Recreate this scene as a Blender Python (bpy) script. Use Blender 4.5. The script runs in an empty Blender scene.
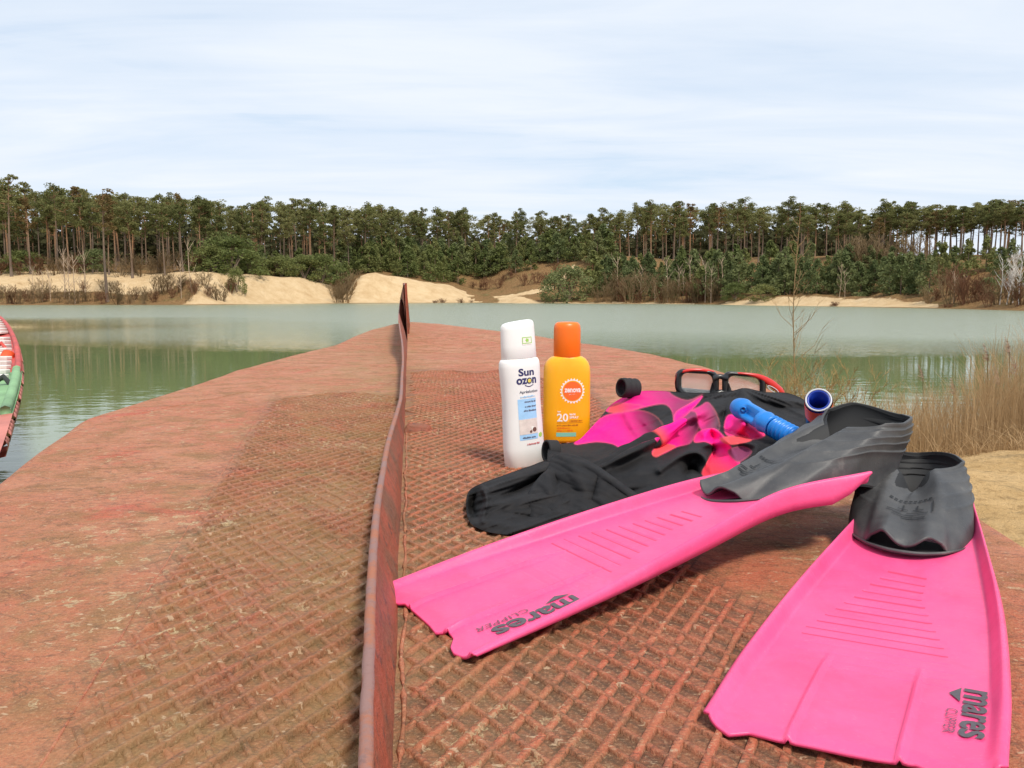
import bpy, bmesh, math, random
import numpy as np
from mathutils import Vector, Matrix, noise
from mathutils.bvhtree import BVHTree
from mathutils.geometry import delaunay_2d_cdt

SC = bpy.context.scene
COL = SC.collection
rnd = random.Random(7)
R = math.radians

# ------------------------------------------------------------------ camera maths
CAMH = 0.25
F = 800.0
TH = math.atan(87 / 800)
CT, ST = math.cos(TH), math.sin(TH)
def ray(px, py):
    a = (px - 512) / F; b = (384 - py) / F
    return Vector((a, CT + b * ST, -ST + b * CT))
def W(px, py, D):
    d = ray(px, py); t = D / d.y
    return Vector((0, 0, CAMH)) + d * t
def WZ(px, py, z):
    d = ray(px, py); t = (z - CAMH) / d.z
    return Vector((0, 0, CAMH)) + d * t

def lerp(a, b, t): return a + (b - a) * t
def sstep(a, b, x):
    t = max(0.0, min(1.0, (x - a) / (b - a))); return t * t * (3 - 2 * t)
def table(x, pts):
    if x <= pts[0][0]: return pts[0][1]
    for (x0, y0), (x1, y1) in zip(pts, pts[1:]):
        if x <= x1: return y0 + (y1 - y0) * (x - x0) / (x1 - x0)
    return pts[-1][1]
def catmull(P, t):
    n = len(P) - 1; f = max(0, min(n - 1e-6, t * n)); i = int(f); f -= i
    p0 = P[i - 1] if i > 0 else P[0] * 2 - P[1]
    p1 = P[i]; p2 = P[i + 1]
    p3 = P[i + 2] if i + 2 <= n else P[n] * 2 - P[n - 1]
    return 0.5 * ((2 * p1) + (p2 - p0) * f + (2 * p0 - 5 * p1 + 4 * p2 - p3) * f * f + (3 * p1 - p0 - 3 * p2 + p3) * f ** 3)

# ------------------------------------------------------------------ object helpers
def link(name, verts, faces, mat, parent=None, smooth=True, cols=None, uvs=None):
    me = bpy.data.meshes.new(name)
    me.from_pydata([tuple(v) for v in verts], [], faces)
    me.update()
    if smooth: me.polygons.foreach_set('use_smooth', [True] * len(me.polygons))
    if cols is not None:
        ca = me.color_attributes.new('col', 'FLOAT_COLOR', 'POINT')
        ca.data.foreach_set('color', [c for v in cols for c in (v[0], v[1], v[2], 1.0)])
    for m in (mat if isinstance(mat, (list, tuple)) else [mat]): me.materials.append(m)
    o = bpy.data.objects.new(name, me); COL.objects.link(o)
    if parent is not None: o.parent = parent
    return o
def empty(name, loc=(0, 0, 0), rz=0.0):
    o = bpy.data.objects.new(name, None); COL.objects.link(o)
    o.location = loc; o.rotation_euler = (0, 0, rz); o.empty_display_size = 0.05
    return o
def tag(o, label=None, cat=None, group=None, kind=None):
    if label: o['label'] = label
    if cat: o['category'] = cat
    if group: o['group'] = group
    if kind: o['kind'] = kind
    return o
def mod_solid(o, t, off=-1):
    m = o.modifiers.new('s', 'SOLIDIFY'); m.thickness = t; m.offset = off
def mod_sub(o, n=1):
    m = o.modifiers.new('u', 'SUBSURF'); m.levels = n; m.render_levels = n
def mod_bev(o, w, seg=2):
    m = o.modifiers.new('b', 'BEVEL'); m.width = w; m.segments = seg; m.limit_method = 'ANGLE'; m.angle_limit = R(35)

def gridfaces(nu, nv, closed_v=False, flip=False):
    f = []
    for i in range(nu - 1):
        for j in range(nv if closed_v else nv - 1):
            a = i * nv + j; b = i * nv + (j + 1) % nv; c = (i + 1) * nv + (j + 1) % nv; d = (i + 1) * nv + j
            f.append((a, d, c, b) if flip else (a, b, c, d))
    return f
def tube(path, rad, n=10, caps=True):
    """returns verts, faces of a tube along path with radii"""
    V = []; Fc = []
    m = len(path); up = Vector((0, 0, 1)); pn = None
    for i, p in enumerate(path):
        t = (path[min(i + 1, m - 1)] - path[max(i - 1, 0)]).normalized()
        if pn is None:
            pn = t.cross(up)
            if pn.length < 1e-3: pn = t.cross(Vector((1, 0, 0)))
            pn.normalize()
        else:
            pn = (pn - t * pn.dot(t)).normalized()
        bn = t.cross(pn)
        r = rad[i] if isinstance(rad, (list, tuple)) else rad
        for k in range(n):
            a = 2 * math.pi * k / n
            V.append(p + pn * (r * math.cos(a)) + bn * (r * math.sin(a)))
    Fc = gridfaces(m, n, True)
    if caps:
        Fc.append(tuple(range(n))); Fc.append(tuple((m - 1) * n + k for k in reversed(range(n))))
    return V, Fc
class MB:
    def __init__(s): s.v = []; s.f = []
    def add(s, V, Fc):
        o = len(s.v); s.v += [Vector(v) for v in V]; s.f += [tuple(i + o for i in q) for q in Fc]
    def box(s, c, sx, sy, sz, rot=None):
        V = [Vector((x * sx / 2, y * sy / 2, z * sz / 2)) for z in (-1, 1) for y in (-1, 1) for x in (-1, 1)]
        if rot: V = [rot @ v for v in V]
        s.add([v + Vector(c) for v in V], [(0, 2, 3, 1), (4, 5, 7, 6), (0, 1, 5, 4), (2, 6, 7, 3), (0, 4, 6, 2), (1, 3, 7, 5)])
    def tube(s, path, rad, n=8, caps=True): s.add(*tube(path, rad, n, caps))
    def build(s, name, mat, parent=None, smooth=True): return link(name, s.v, s.f, mat, parent, smooth)

def textflat(body, size=1.0, embolden=0.0, spacing=1.0, shear=0.0):
    cu = bpy.data.curves.new('t', 'FONT'); cu.body = body; cu.size = size; cu.offset = embolden
    cu.space_character = spacing; cu.shear = shear; cu.resolution_u = 3
    o = bpy.data.objects.new('t', cu); COL.objects.link(o)
    dg = bpy.context.evaluated_depsgraph_get(); dg.update()
    me = bpy.data.meshes.new_from_object(o.evaluated_get(dg))
    bm = bmesh.new(); bm.from_mesh(me)
    bmesh.ops.triangulate(bm, faces=bm.faces[:])
    for _ in range(3):
        ed = [e for e in bm.edges if e.calc_length() > size * 0.22]
        if not ed: break
        bmesh.ops.subdivide_edges(bm, edges=ed, cuts=1)
        bmesh.ops.triangulate(bm, faces=bm.faces[:])
    V = [(v.co.x, v.co.y) for v in bm.verts]; bm.verts.index_update()
    Fc = [tuple(v.index for v in f.verts) for f in bm.faces]
    bm.free(); bpy.data.meshes.remove(me); bpy.data.objects.remove(o); bpy.data.curves.remove(cu)
    return V, Fc
def fit(V, x0, x1, y0, y1):
    xs = [v[0] for v in V]; ys = [v[1] for v in V]
    a, b, c, d = min(xs), max(xs), min(ys), max(ys)
    return [(x0 + (v[0] - a) / (b - a) * (x1 - x0), y0 + (v[1] - c) / (d - c) * (y1 - y0)) for v in V]
def rect2(x0, x1, y0, y1, nx=6, ny=6):
    V = [(lerp(x0, x1, i / nx), lerp(y0, y1, j / ny)) for i in range(nx + 1) for j in range(ny + 1)]
    return V, gridfaces(nx + 1, ny + 1, flip=True)
def disc2(cx, cy, r, n=32, rings=4, wob=0.0, k=24):
    V = [(cx, cy)]; Fc = []
    for q in range(1, rings + 1):
        for i in range(n):
            a = 2 * math.pi * i / n; rr = r * q / rings
            if q == rings and wob: rr *= 1 + wob * (1 if i % 2 else -1)
            V.append((cx + rr * math.cos(a), cy + rr * math.sin(a)))
    for i in range(n): Fc.append((0, 1 + i, 1 + (i + 1) % n))
    for q in range(rings - 1):
        for i in range(n):
            a = 1 + q * n + i; b = 1 + q * n + (i + 1) % n
            Fc.append((a, a + n, b + n, b))
    return V, Fc

# ------------------------------------------------------------------ materials
def newmat(name):
    m = bpy.data.materials.new(name); m.use_nodes = True
    nt = m.node_tree; b = nt.nodes['Principled BSDF']
    return m, nt, b
def N(nt, t, **kw):
    n = nt.nodes.new(t)
    for k, v in kw.items(): setattr(n, k, v)
    return n
def L(nt, a, b): nt.links.new(a, b)
def ramp(nt, fac, stops, interp='LINEAR'):
    n = nt.nodes.new('ShaderNodeValToRGB'); n.color_ramp.interpolation = interp
    e = n.color_ramp.elements
    while len(e) > 1: e.remove(e[-1])
    e[0].position = stops[0][0]; e[0].color = (*stops[0][1], 1) if len(stops[0][1]) == 3 else stops[0][1]
    for p, c in stops[1:]:
        q = e.new(p); q.color = (*c, 1) if len(c) == 3 else c
    L(nt, fac, n.inputs[0]); return n.outputs[0]
def noi(nt, vec, scale, detail=4, rough=0.55, dist=0.0):
    n = N(nt, 'ShaderNodeTexNoise'); n.inputs['Scale'].default_value = scale; n.inputs['Detail'].default_value = detail
    n.inputs['Roughness'].default_value = rough; n.inputs['Distortion'].default_value = dist
    if vec is not None: L(nt, vec, n.inputs['Vector'])
    return n.outputs['Fac']
def mixc(nt, fac, a, b, mode='MIX'):
    n = N(nt, 'ShaderNodeMix', data_type='RGBA', blend_type=mode)
    for s, v in ((n.inputs[0], fac), (n.inputs[6], a), (n.inputs[7], b)):
        if isinstance(v, (int, float)): s.default_value = v
        elif isinstance(v, tuple): s.default_value = (*v, 1) if len(v) == 3 else v
        else: L(nt, v, s)
    return n.outputs[2]
def mth(nt, op, a, b=None, clamp=False):
    n = N(nt, 'ShaderNodeMath', operation=op, use_clamp=clamp)
    for s, v in ((n.inputs[0], a), (n.inputs[1], b)):
        if v is None: continue
        if isinstance(v, (int, float)): s.default_value = v
        else: L(nt, v, s)
    return n.outputs[0]
def bump(nt, h, strength, dist, bsdf, normal=None):
    n = N(nt, 'ShaderNodeBump'); n.inputs['Strength'].default_value = strength; n.inputs['Distance'].default_value = dist
    L(nt, h, n.inputs['Height'])
    if normal is not None: L(nt, normal, n.inputs['Normal'])
    if bsdf is not None: L(nt, n.outputs[0], bsdf.inputs['Normal'])
    return n.outputs[0]
def objco(nt): return N(nt, 'ShaderNodeTexCoord').outputs['Object']
def geopos(nt): return N(nt, 'ShaderNodeNewGeometry').outputs['Position']
def scaled(nt, vec, sx, sy, sz, rz=0.0):
    m = N(nt, 'ShaderNodeMapping'); m.inputs['Scale'].default_value = (sx, sy, sz); m.inputs['Rotation'].default_value = (0, 0, rz)
    L(nt, vec, m.inputs['Vector']); return m.outputs[0]
def simple(name, col, rough=0.5, var=0.0, vscale=30, bstr=0.0, bscale=200, metal=0.0, spec=0.5, bdist=0.001):
    m, nt, b = newmat(name)
    b.inputs['Roughness'].default_value = rough; b.inputs['Metallic'].default_value = metal
    b.inputs['Specular IOR Level'].default_value = spec
    co = objco(nt)
    if var > 0:
        f = noi(nt, co, vscale)
        c = ramp(nt, f, [(0.3, tuple(x * (1 - var) for x in col)), (0.7, tuple(min(1, x * (1 + var)) for x in col))])
        L(nt, c, b.inputs['Base Color'])
    else: b.inputs['Base Color'].default_value = (*col, 1)
    if bstr > 0: bump(nt, noi(nt, co, bscale, 3), bstr, bdist, b)
    return m

M = {}
def make_materials():
    # ---- painted, weathered steel deck
    def deck(name, paint, worn, dirt, side):
        m, nt, b = newmat(name)
        p = geopos(nt)
        big = noi(nt, p, 3.0, 6, 0.62, 0.4)
        mid = noi(nt, p, 14, 6, 0.68, 0.6)
        fine = noi(nt, p, 90, 6, 0.75)
        vf = noi(nt, p, 420, 4, 0.7)
        c = mixc(nt, ramp(nt, big, [(0.40, (0, 0, 0)), (0.62, (1, 1, 1))]), paint, worn)
        c = mixc(nt, ramp(nt, mid, [(0.47, (0, 0, 0)), (0.62, (1, 1, 1))]), c, dirt)
        # bright fresh paint patches
        bp = noi(nt, scaled(nt, p, 1, 1, 1, 0.5), 5.5, 5, 0.6, 0.5)
        c = mixc(nt, ramp(nt, bp, [(0.60, (0, 0, 0)), (0.68, (0.8, 0.8, 0.8))]), c, (0.50, 0.085, 0.05))
        # tread: ridges carry more paint, cells hold dirt
        sep = N(nt, 'ShaderNodeSeparateXYZ'); L(nt, p, sep.inputs[0])
        at = N(nt, 'ShaderNodeAttribute', attribute_name='col')
        asep = N(nt, 'ShaderNodeSeparateColor'); L(nt, at.outputs['Color'], asep.inputs[0])
        cell = asep.outputs[0]     # 1 on tread cells
        ridge = asep.outputs[1]
        moss = asep.outputs[2]
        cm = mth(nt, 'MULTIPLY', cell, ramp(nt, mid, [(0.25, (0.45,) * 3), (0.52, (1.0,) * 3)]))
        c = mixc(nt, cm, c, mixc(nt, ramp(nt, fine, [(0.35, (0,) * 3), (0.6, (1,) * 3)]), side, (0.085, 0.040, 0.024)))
        rm = mth(nt, 'MULTIPLY', ridge, ramp(nt, noi(nt, p, 11, 4, 0.6), [(0.34, (0.15,) * 3), (0.58, (1,) * 3)]))
        c = mixc(nt, mth(nt, 'MULTIPLY', rm, 0.92), c, mixc(nt, fine, (0.52, 0.085, 0.042), (0.44, 0.13, 0.07)))
        # painted shadow line along one foot of each ridge, broken up by noise
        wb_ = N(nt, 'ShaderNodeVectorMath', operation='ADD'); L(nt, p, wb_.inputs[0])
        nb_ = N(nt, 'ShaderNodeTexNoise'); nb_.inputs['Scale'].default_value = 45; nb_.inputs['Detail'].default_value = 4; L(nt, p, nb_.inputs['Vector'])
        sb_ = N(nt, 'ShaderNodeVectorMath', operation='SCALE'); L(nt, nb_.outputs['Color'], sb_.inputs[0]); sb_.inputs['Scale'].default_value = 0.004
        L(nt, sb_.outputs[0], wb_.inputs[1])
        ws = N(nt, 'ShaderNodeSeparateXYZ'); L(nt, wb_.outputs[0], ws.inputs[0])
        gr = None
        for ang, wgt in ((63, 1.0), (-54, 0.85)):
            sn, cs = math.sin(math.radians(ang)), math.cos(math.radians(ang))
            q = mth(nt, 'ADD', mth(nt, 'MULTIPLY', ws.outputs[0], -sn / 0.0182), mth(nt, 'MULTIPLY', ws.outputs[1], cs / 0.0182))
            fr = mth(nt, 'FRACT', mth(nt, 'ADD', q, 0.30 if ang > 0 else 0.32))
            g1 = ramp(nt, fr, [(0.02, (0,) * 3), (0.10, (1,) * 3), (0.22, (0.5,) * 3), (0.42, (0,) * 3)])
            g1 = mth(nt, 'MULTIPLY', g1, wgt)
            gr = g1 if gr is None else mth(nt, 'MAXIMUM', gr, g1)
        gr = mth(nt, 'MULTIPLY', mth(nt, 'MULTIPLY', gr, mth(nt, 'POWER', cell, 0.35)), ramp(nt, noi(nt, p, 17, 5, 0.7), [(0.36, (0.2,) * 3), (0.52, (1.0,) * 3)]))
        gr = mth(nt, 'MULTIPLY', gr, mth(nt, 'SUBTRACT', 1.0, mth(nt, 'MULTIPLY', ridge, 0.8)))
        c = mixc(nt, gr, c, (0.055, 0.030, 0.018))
        # fine streaks and dark specks
        st = noi(nt, scaled(nt, p, 22, 130, 22, 0.35), 1.0, 5, 0.7)
        c = mixc(nt, ramp(nt, st, [(0.54, (0, 0, 0)), (0.72, (0.45,) * 3)]), c, (0.17, 0.075, 0.045))
        c = mixc(nt, ramp(nt, fine, [(0.51, (0, 0, 0)), (0.66, (0.65,) * 3)]), c, (0.12, 0.052, 0.03))
        c = mixc(nt, ramp(nt, vf, [(0.52, (0, 0, 0)), (0.68, (0.5,) * 3)]), c, (0.56, 0.33, 0.19))
        c = mixc(nt, ramp(nt, vf, [(0.30, (0.55,) * 3), (0.44, (0, 0, 0))]), c, (0.10, 0.045, 0.028))
        cr = noi(nt, scaled(nt, p, 9, 26, 9, 0.25), 1.0, 8, 0.62, 0.8)
        c = mixc(nt, ramp(nt, cr, [(0.487, (0,) * 3), (0.498, (0.7,) * 3), (0.509, (0,) * 3)]), c, (0.075, 0.035, 0.022))
        # green-ochre algae
        al = mth(nt, 'MULTIPLY', moss, ramp(nt, noi(nt, p, 8, 6, 0.72, 0.8), [(0.34, (0,) * 3), (0.60, (1,) * 3)]))
        c = mixc(nt, mth(nt, 'MULTIPLY', al, 0.66), c, mixc(nt, fine, (0.225, 0.150, 0.055), (0.40, 0.275, 0.115)))
        dk = mth(nt, 'MULTIPLY', moss, ramp(nt, noi(nt, p, 16, 5, 0.7, 1.0), [(0.58, (0,) * 3), (0.68, (1,) * 3)]))
        c = mixc(nt, mth(nt, 'MULTIPLY', dk, 0.55), c, (0.05, 0.05, 0.022))
        # pale lichen blotches with ring edges
        iso = noi(nt, p, 62, 5, 0.62, 0.5)
        ring = ramp(nt, iso, [(0.585, (0,) * 3), (0.60, (1,) * 3), (0.63, (1,) * 3), (0.655, (0.15,) * 3), (0.69, (0.5,) * 3)])
        ring = mth(nt, 'MULTIPLY', ring, ramp(nt, noi(nt, p, 4.2, 5, 0.65), [(0.50, (0,) * 3), (0.60, (1,) * 3)]))
        c = mixc(nt, mth(nt, 'MULTIPLY', ring, ramp(nt, vf, [(0.35, (0.25,) * 3), (0.55, (0.95,) * 3)])), c, mixc(nt, mid, (0.40, 0.28, 0.12), (0.62, 0.50, 0.32)))
        # tiny pale flecks
        fl = noi(nt, scaled(nt, p, 90, 160, 90, 0.2), 1.0, 3, 0.6)
        c = mixc(nt, ramp(nt, fl, [(0.63, (0,) * 3), (0.69, (0.8,) * 3)]), c, (0.55, 0.38, 0.24))
        L(nt, c, b.inputs['Base Color'])
        b.inputs['Specular IOR Level'].default_value = 0.35
        L(nt, ramp(nt, mid, [(0.3, (0.5,) * 3), (0.7, (0.85,) * 3)]), b.inputs['Roughness'])
        h = mth(nt, 'ADD', mth(nt, 'MULTIPLY', fine, 0.8), mth(nt, 'MULTIPLY', vf, 0.35))
        h = mth(nt, 'ADD', h, mth(nt, 'MULTIPLY', mid, 1.2))
        bump(nt, h, 1.0, 0.0040, b)
        return m
    M['deck'] = deck('weathered_paint', (0.46, 0.126, 0.060), (0.49, 0.190, 0.100), (0.31, 0.130, 0.056), (0.27, 0.092, 0.042))
    # ---- keel plate
    m, nt, b = newmat('plate_paint'); p = geopos(nt)
    f = noi(nt, p, 12, 6, 0.7); g = noi(nt, p, 70, 5, 0.7)
    c = mixc(nt, ramp(nt, f, [(0.42, (0,) * 3), (0.6, (1,) * 3)]), (0.36, 0.075, 0.035), (0.20, 0.075, 0.038))
    c = mixc(nt, ramp(nt, g, [(0.56, (0,) * 3), (0.64, (1,) * 3)]), c, (0.12, 0.05, 0.035))
    L(nt, c, b.inputs['Base Color']); b.inputs['Roughness'].default_value = 0.6
    bump(nt, mth(nt, 'ADD', g, f), 1.0, 0.004, b); M['plate'] = m
    m, nt, b = newmat('plate_edge_worn'); p = geopos(nt)
    f = noi(nt, p, 30, 6, 0.7); g = noi(nt, p, 200, 5, 0.7)
    c = mixc(nt, ramp(nt, f, [(0.45, (0,) * 3), (0.6, (1,) * 3)]), (0.25, 0.135, 0.115), (0.34, 0.115, 0.055))
    c = mixc(nt, ramp(nt, g, [(0.55, (0,) * 3), (0.7, (1,) * 3)]), c, (0.20, 0.10, 0.08))
    L(nt, c, b.inputs['Base Color']); b.inputs['Roughness'].default_value = 0.6
    bump(nt, g, 0.5, 0.0015, b); M['plate_edge'] = m
    # ---- fin plastics
    m, nt, b = newmat('pink_plastic'); co = objco(nt)
    f = noi(nt, co, 9, 4); g = noi(nt, scaled(nt, co, 1, 1, 1), 260, 4, 0.7)
    c = ramp(nt, f, [(0.3, (0.84, 0.065, 0.215)), (0.7, (0.88, 0.100, 0.265))])
    c = mixc(nt, ramp(nt, g, [(0.60, (0,) * 3), (0.78, (0.35,) * 3)]), c, (0.92, 0.25, 0.38))
    sm = noi(nt, co, 16, 6, 0.7, 0.6)
    c = mixc(nt, ramp(nt, sm, [(0.48, (0,) * 3), (0.66, (0.40,) * 3)]), c, (0.66, 0.045, 0.15))
    scr = noi(nt, scaled(nt, co, 60, 700, 60, 0.6), 1.0, 3, 0.7)
    c = mixc(nt, ramp(nt, scr, [(0.66, (0,) * 3), (0.75, (0.25,) * 3)]), c, (0.95, 0.35, 0.48))
    L(nt, c, b.inputs['Base Color'])
    b.inputs['Subsurface Weight'].default_value = 0.12; b.inputs['Subsurface Radius'].default_value = (0.008, 0.002, 0.003); b.inputs['Subsurface Scale'].default_value = 1.0
    L(nt, ramp(nt, noi(nt, co, 40, 4), [(0.3, (0.36,) * 3), (0.7, (0.5,) * 3)]), b.inputs['Roughness'])
    bump(nt, mth(nt, 'ADD', g, mth(nt, 'MULTIPLY', noi(nt, co, 45, 3), 2.0)), 0.35, 0.0005, b); M['pink'] = m
    m, nt, b = newmat('grey_rubber'); co = objco(nt)
    f = noi(nt, co, 24, 5, 0.65); g = noi(nt, co, 500, 3, 0.7)
    c = ramp(nt, f, [(0.35, (0.036, 0.036, 0.038)), (0.62, (0.070, 0.069, 0.069)), (0.75, (0.15, 0.14, 0.13))])
    c = mixc(nt, ramp(nt, g, [(0.6, (0,) * 3), (0.75, (0.3,) * 3)]), c, (0.2, 0.18, 0.16))
    L(nt, c, b.inputs['Base Color']); L(nt, ramp(nt, f, [(0.3, (0.42,) * 3), (0.7, (0.62,) * 3)]), b.inputs['Roughness'])
    bump(nt, mth(nt, 'ADD', g, mth(nt, 'MULTIPLY', f, 1.5)), 0.3, 0.0006, b); M['rubber'] = m
    M['pink_groove'] = simple('shaded_pink_groove', (0.60, 0.035, 0.12), 0.55)  # shade of the recessed grooves painted as a darker pink
    M['ink_grey'] = simple('printed_ink', (0.085, 0.075, 0.085), 0.6, 0.15, 300)
    M['ink_faint'] = simple('thin_printed_ink', (0.20, 0.06, 0.11), 0.6)
    M['black_in'] = simple('black_rubber_inside', (0.012, 0.012, 0.013), 0.7)
    # ---- neoprene
    m, nt, b = newmat('printed_neoprene'); co = objco(nt)
    at = N(nt, 'ShaderNodeAttribute', attribute_name='col')
    f = noi(nt, co, 900, 2, 0.6)
    c = mixc(nt, mth(nt, 'MULTIPLY', ramp(nt, noi(nt, co, 60, 4), [(0.4, (0,) * 3), (0.7, (1,) * 3)]), 0.035), at.outputs['Color'], (0.2, 0.16, 0.14))
    L(nt, c, b.inputs['Base Color']); b.inputs['Roughness'].default_value = 0.72
    b.inputs['Specular IOR Level'].default_value = 0.18
    bump(nt, mth(nt, 'ADD', f, mth(nt, 'MULTIPLY', noi(nt, co, 28, 3), 6.0)), 0.35, 0.0008, b); M['neo'] = m
    M['neo_black'] = simple('black_neoprene', (0.022, 0.021, 0.022), 0.75, 0.2, 40, 0.4, 700, spec=0.3)
    # ---- bottles, mask, snorkel
    M['white_plastic'] = simple('white_plastic', (0.82, 0.80, 0.77), 0.32, 0.02, 30, 0.05, 60)
    M['cap_white'] = simple('white_cap_plastic', (0.84, 0.83, 0.80), 0.4, 0.02, 30, 0.1, 900)
    m, nt, b = newmat('yellow_plastic'); b.inputs['Base Color'].default_value = (0.90, 0.42, 0.008, 1); b.inputs['Roughness'].default_value = 0.3
    L(nt, ramp(nt, noi(nt, objco(nt), 18, 3), [(0.3, (0.88, 0.40, 0.006)), (0.7, (0.92, 0.45, 0.012))]), b.inputs['Base Color'])
    b.inputs['Subsurface Weight'].default_value = 0.1; b.inputs['Subsurface Radius'].default_value = (0.01, 0.005, 0.001); b.inputs['Subsurface Scale'].default_value = 1; M['yellow'] = m
    M['orange'] = simple('orange_plastic', (0.85, 0.16, 0.004), 0.35, 0.04, 30)
    M['navy'] = simple('navy_ink', (0.03, 0.03, 0.12), 0.4)
    M['greytext'] = simple('grey_ink', (0.12, 0.12, 0.16), 0.4)
    M['skyblue'] = simple('pale_blue_print', (0.36, 0.60, 0.86), 0.4, 0.08, 60)
    M['beach'] = simple('beach_print', (0.72, 0.62, 0.56), 0.4, 0.12, 120)
    M['shell'] = simple('brown_shell_print', (0.16, 0.08, 0.06), 0.4)
    M['gold'] = simple('yellow_print', (0.75, 0.60, 0.10), 0.4)
    M['lime'] = simple('green_print', (0.35, 0.62, 0.12), 0.4)
    M['redtext'] = simple('red_ink', (0.60, 0.15, 0.15), 0.4)
    M['white_ink'] = simple('white_ink', (0.85, 0.82, 0.75), 0.4)
    M['orange_ink'] = simple('orange_ink', (0.82, 0.15, 0.02), 0.4)
    M['brown_ink'] = simple('brown_ink', (0.42, 0.13, 0.02), 0.4)
    M['teal'] = simple('teal_print', (0.20, 0.52, 0.42), 0.4)
    M['black_gloss'] = simple('black_plastic', (0.018, 0.018, 0.020), 0.3)
    M['red_gloss'] = simple('red_plastic', (0.60, 0.025, 0.022), 0.28, 0.1, 30)
    M['blue_tube'] = simple('blue_silicone', (0.010, 0.190, 0.60), 0.35, 0.12, 40)
    M['blue_dark'] = simple('dark_blue_plastic', (0.008, 0.035, 0.30), 0.3)
    M['band'] = simple('orange_red_band', (0.85, 0.13, 0.04), 0.45, 0.1, 60)
    M['white_rim'] = simple('pale_grey_rim', (0.55, 0.55, 0.58), 0.35)
    m, nt, b = newmat('mask_glass'); b.inputs['Base Color'].default_value = (0.9, 0.92, 0.92, 1); b.inputs['Roughness'].default_value = 0.08
    b.inputs['Transmission Weight'].default_value = 0.85; b.inputs['IOR'].default_value = 1.25; M['glass'] = m
    # ---- landscape
    m, nt, b = newmat('lake_water'); p = geopos(nt)
    sep = N(nt, 'ShaderNodeSeparateXYZ'); L(nt, p, sep.inputs[0])
    # wind-ruffled belt further out: rougher water, with a pale sheen painted in
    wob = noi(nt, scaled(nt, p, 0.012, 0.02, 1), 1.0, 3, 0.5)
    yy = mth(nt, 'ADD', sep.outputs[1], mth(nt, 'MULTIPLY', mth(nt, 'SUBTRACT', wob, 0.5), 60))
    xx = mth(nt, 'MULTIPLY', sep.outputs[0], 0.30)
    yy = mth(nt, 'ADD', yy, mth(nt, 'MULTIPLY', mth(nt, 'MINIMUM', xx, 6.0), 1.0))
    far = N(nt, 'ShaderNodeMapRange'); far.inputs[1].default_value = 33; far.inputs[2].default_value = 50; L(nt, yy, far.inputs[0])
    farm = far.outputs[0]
    L(nt, mixc(nt, farm, (0.175, 0.225, 0.095), (0.24, 0.265, 0.175)), b.inputs['Base Color'])  # belt's pale sky reflection is put into the base colour
    b.inputs['IOR'].default_value = 1.33
    r = mth(nt, 'ADD', mth(nt, 'MULTIPLY', farm, 0.22), 0.015); L(nt, r, b.inputs['Roughness'])
    n1 = noi(nt, scaled(nt, p, 2.2, 4.5, 1), 1.0, 3, 0.5)
    n2 = noi(nt, scaled(nt, p, 9, 17, 1), 1.0, 3, 0.55)
    calm = noi(nt, scaled(nt, p, 0.25, 0.4, 1), 1.0, 2, 0.5)
    h = mth(nt, 'ADD', mth(nt, 'MULTIPLY', n1, 0.5), mth(nt, 'MULTIPLY', n2, 0.05))
    amp = mth(nt, 'ADD', mth(nt, 'MULTIPLY', calm, 0.010), mth(nt, 'MULTIPLY', farm, 0.20))
    near = N(nt, 'ShaderNodeMapRange'); near.inputs[1].default_value = 16; near.inputs[2].default_value = 7; L(nt, sep.outputs[1], near.inputs[0])
    amp = mth(nt, 'ADD', amp, mth(nt, 'MULTIPLY', near.outputs[0], 0.004))
    bump(nt, mth(nt, 'MULTIPLY', h, amp), 1.0, 1.0, b); M['water'] = m
    # ground
    m, nt, b = newmat('lake_bank_ground'); p = geopos(nt)
    at = N(nt, 'ShaderNodeAttribute', attribute_name='col')
    asep = N(nt, 'ShaderNodeSeparateColor'); L(nt, at.outputs['Color'], asep.inputs[0])
    f = noi(nt, p, 0.35, 6, 0.7); g = noi(nt, p, 2.2, 5, 0.7)
    sand = ramp(nt, f, [(0.3, (0.50, 0.335, 0.175)), (0.55, (0.62, 0.45, 0.26)), (0.75, (0.66, 0.50, 0.31))])
    scrub = ramp(nt, g, [(0.3, (0.13, 0.075, 0.032)), (0.5, (0.24, 0.135, 0.06)), (0.7, (0.30, 0.20, 0.09))])
    scrub = mixc(nt, ramp(nt, f, [(0.5, (0,) * 3), (0.7, (0.6,) * 3)]), scrub, (0.08, 0.095, 0.03))
    mk = mth(nt, 'ADD', asep.outputs[0], mth(nt, 'MULTIPLY', mth(nt, 'SUBTRACT', f, 0.5), 0.9))
    mk = ramp(nt, mk, [(0.44, (0,) * 3), (0.56, (1,) * 3)])
    c = mixc(nt, mk, scrub, sand)
    L(nt, c, b.inputs['Base Color']); b.inputs['Roughness'].default_value = 0.95; b.inputs['Specular IOR Level'].default_value = 0.1
    bump(nt, mth(nt, 'ADD', g, f), 0.8, 0.5, b); M['bank'] = m
    m, nt, b = newmat('near_sand'); p = geopos(nt)
    f = noi(nt, p, 1.6, 6, 0.7); g = noi(nt, p, 18, 5, 0.75); k = noi(nt, scaled(nt, p, 3, 9, 1, 0.2), 1.0, 5, 0.7)
    c = ramp(nt, f, [(0.3, (0.42, 0.26, 0.105)), (0.6, (0.58, 0.39, 0.19))])
    c = mixc(nt, ramp(nt, g, [(0.5, (0,) * 3), (0.68, (0.7,) * 3)]), c, (0.26, 0.15, 0.06))
    c = mixc(nt, ramp(nt, k, [(0.55, (0,) * 3), (0.66, (0.6,) * 3)]), c, (0.24, 0.17, 0.09))
    L(nt, c, b.inputs['Base Color']); b.inputs['Roughness'].default_value = 0.95; b.inputs['Specular IOR Level'].default_value = 0.1
    bump(nt, mth(nt, 'ADD', g, f), 0.9, 0.05, b); M['sand'] = m
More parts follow.
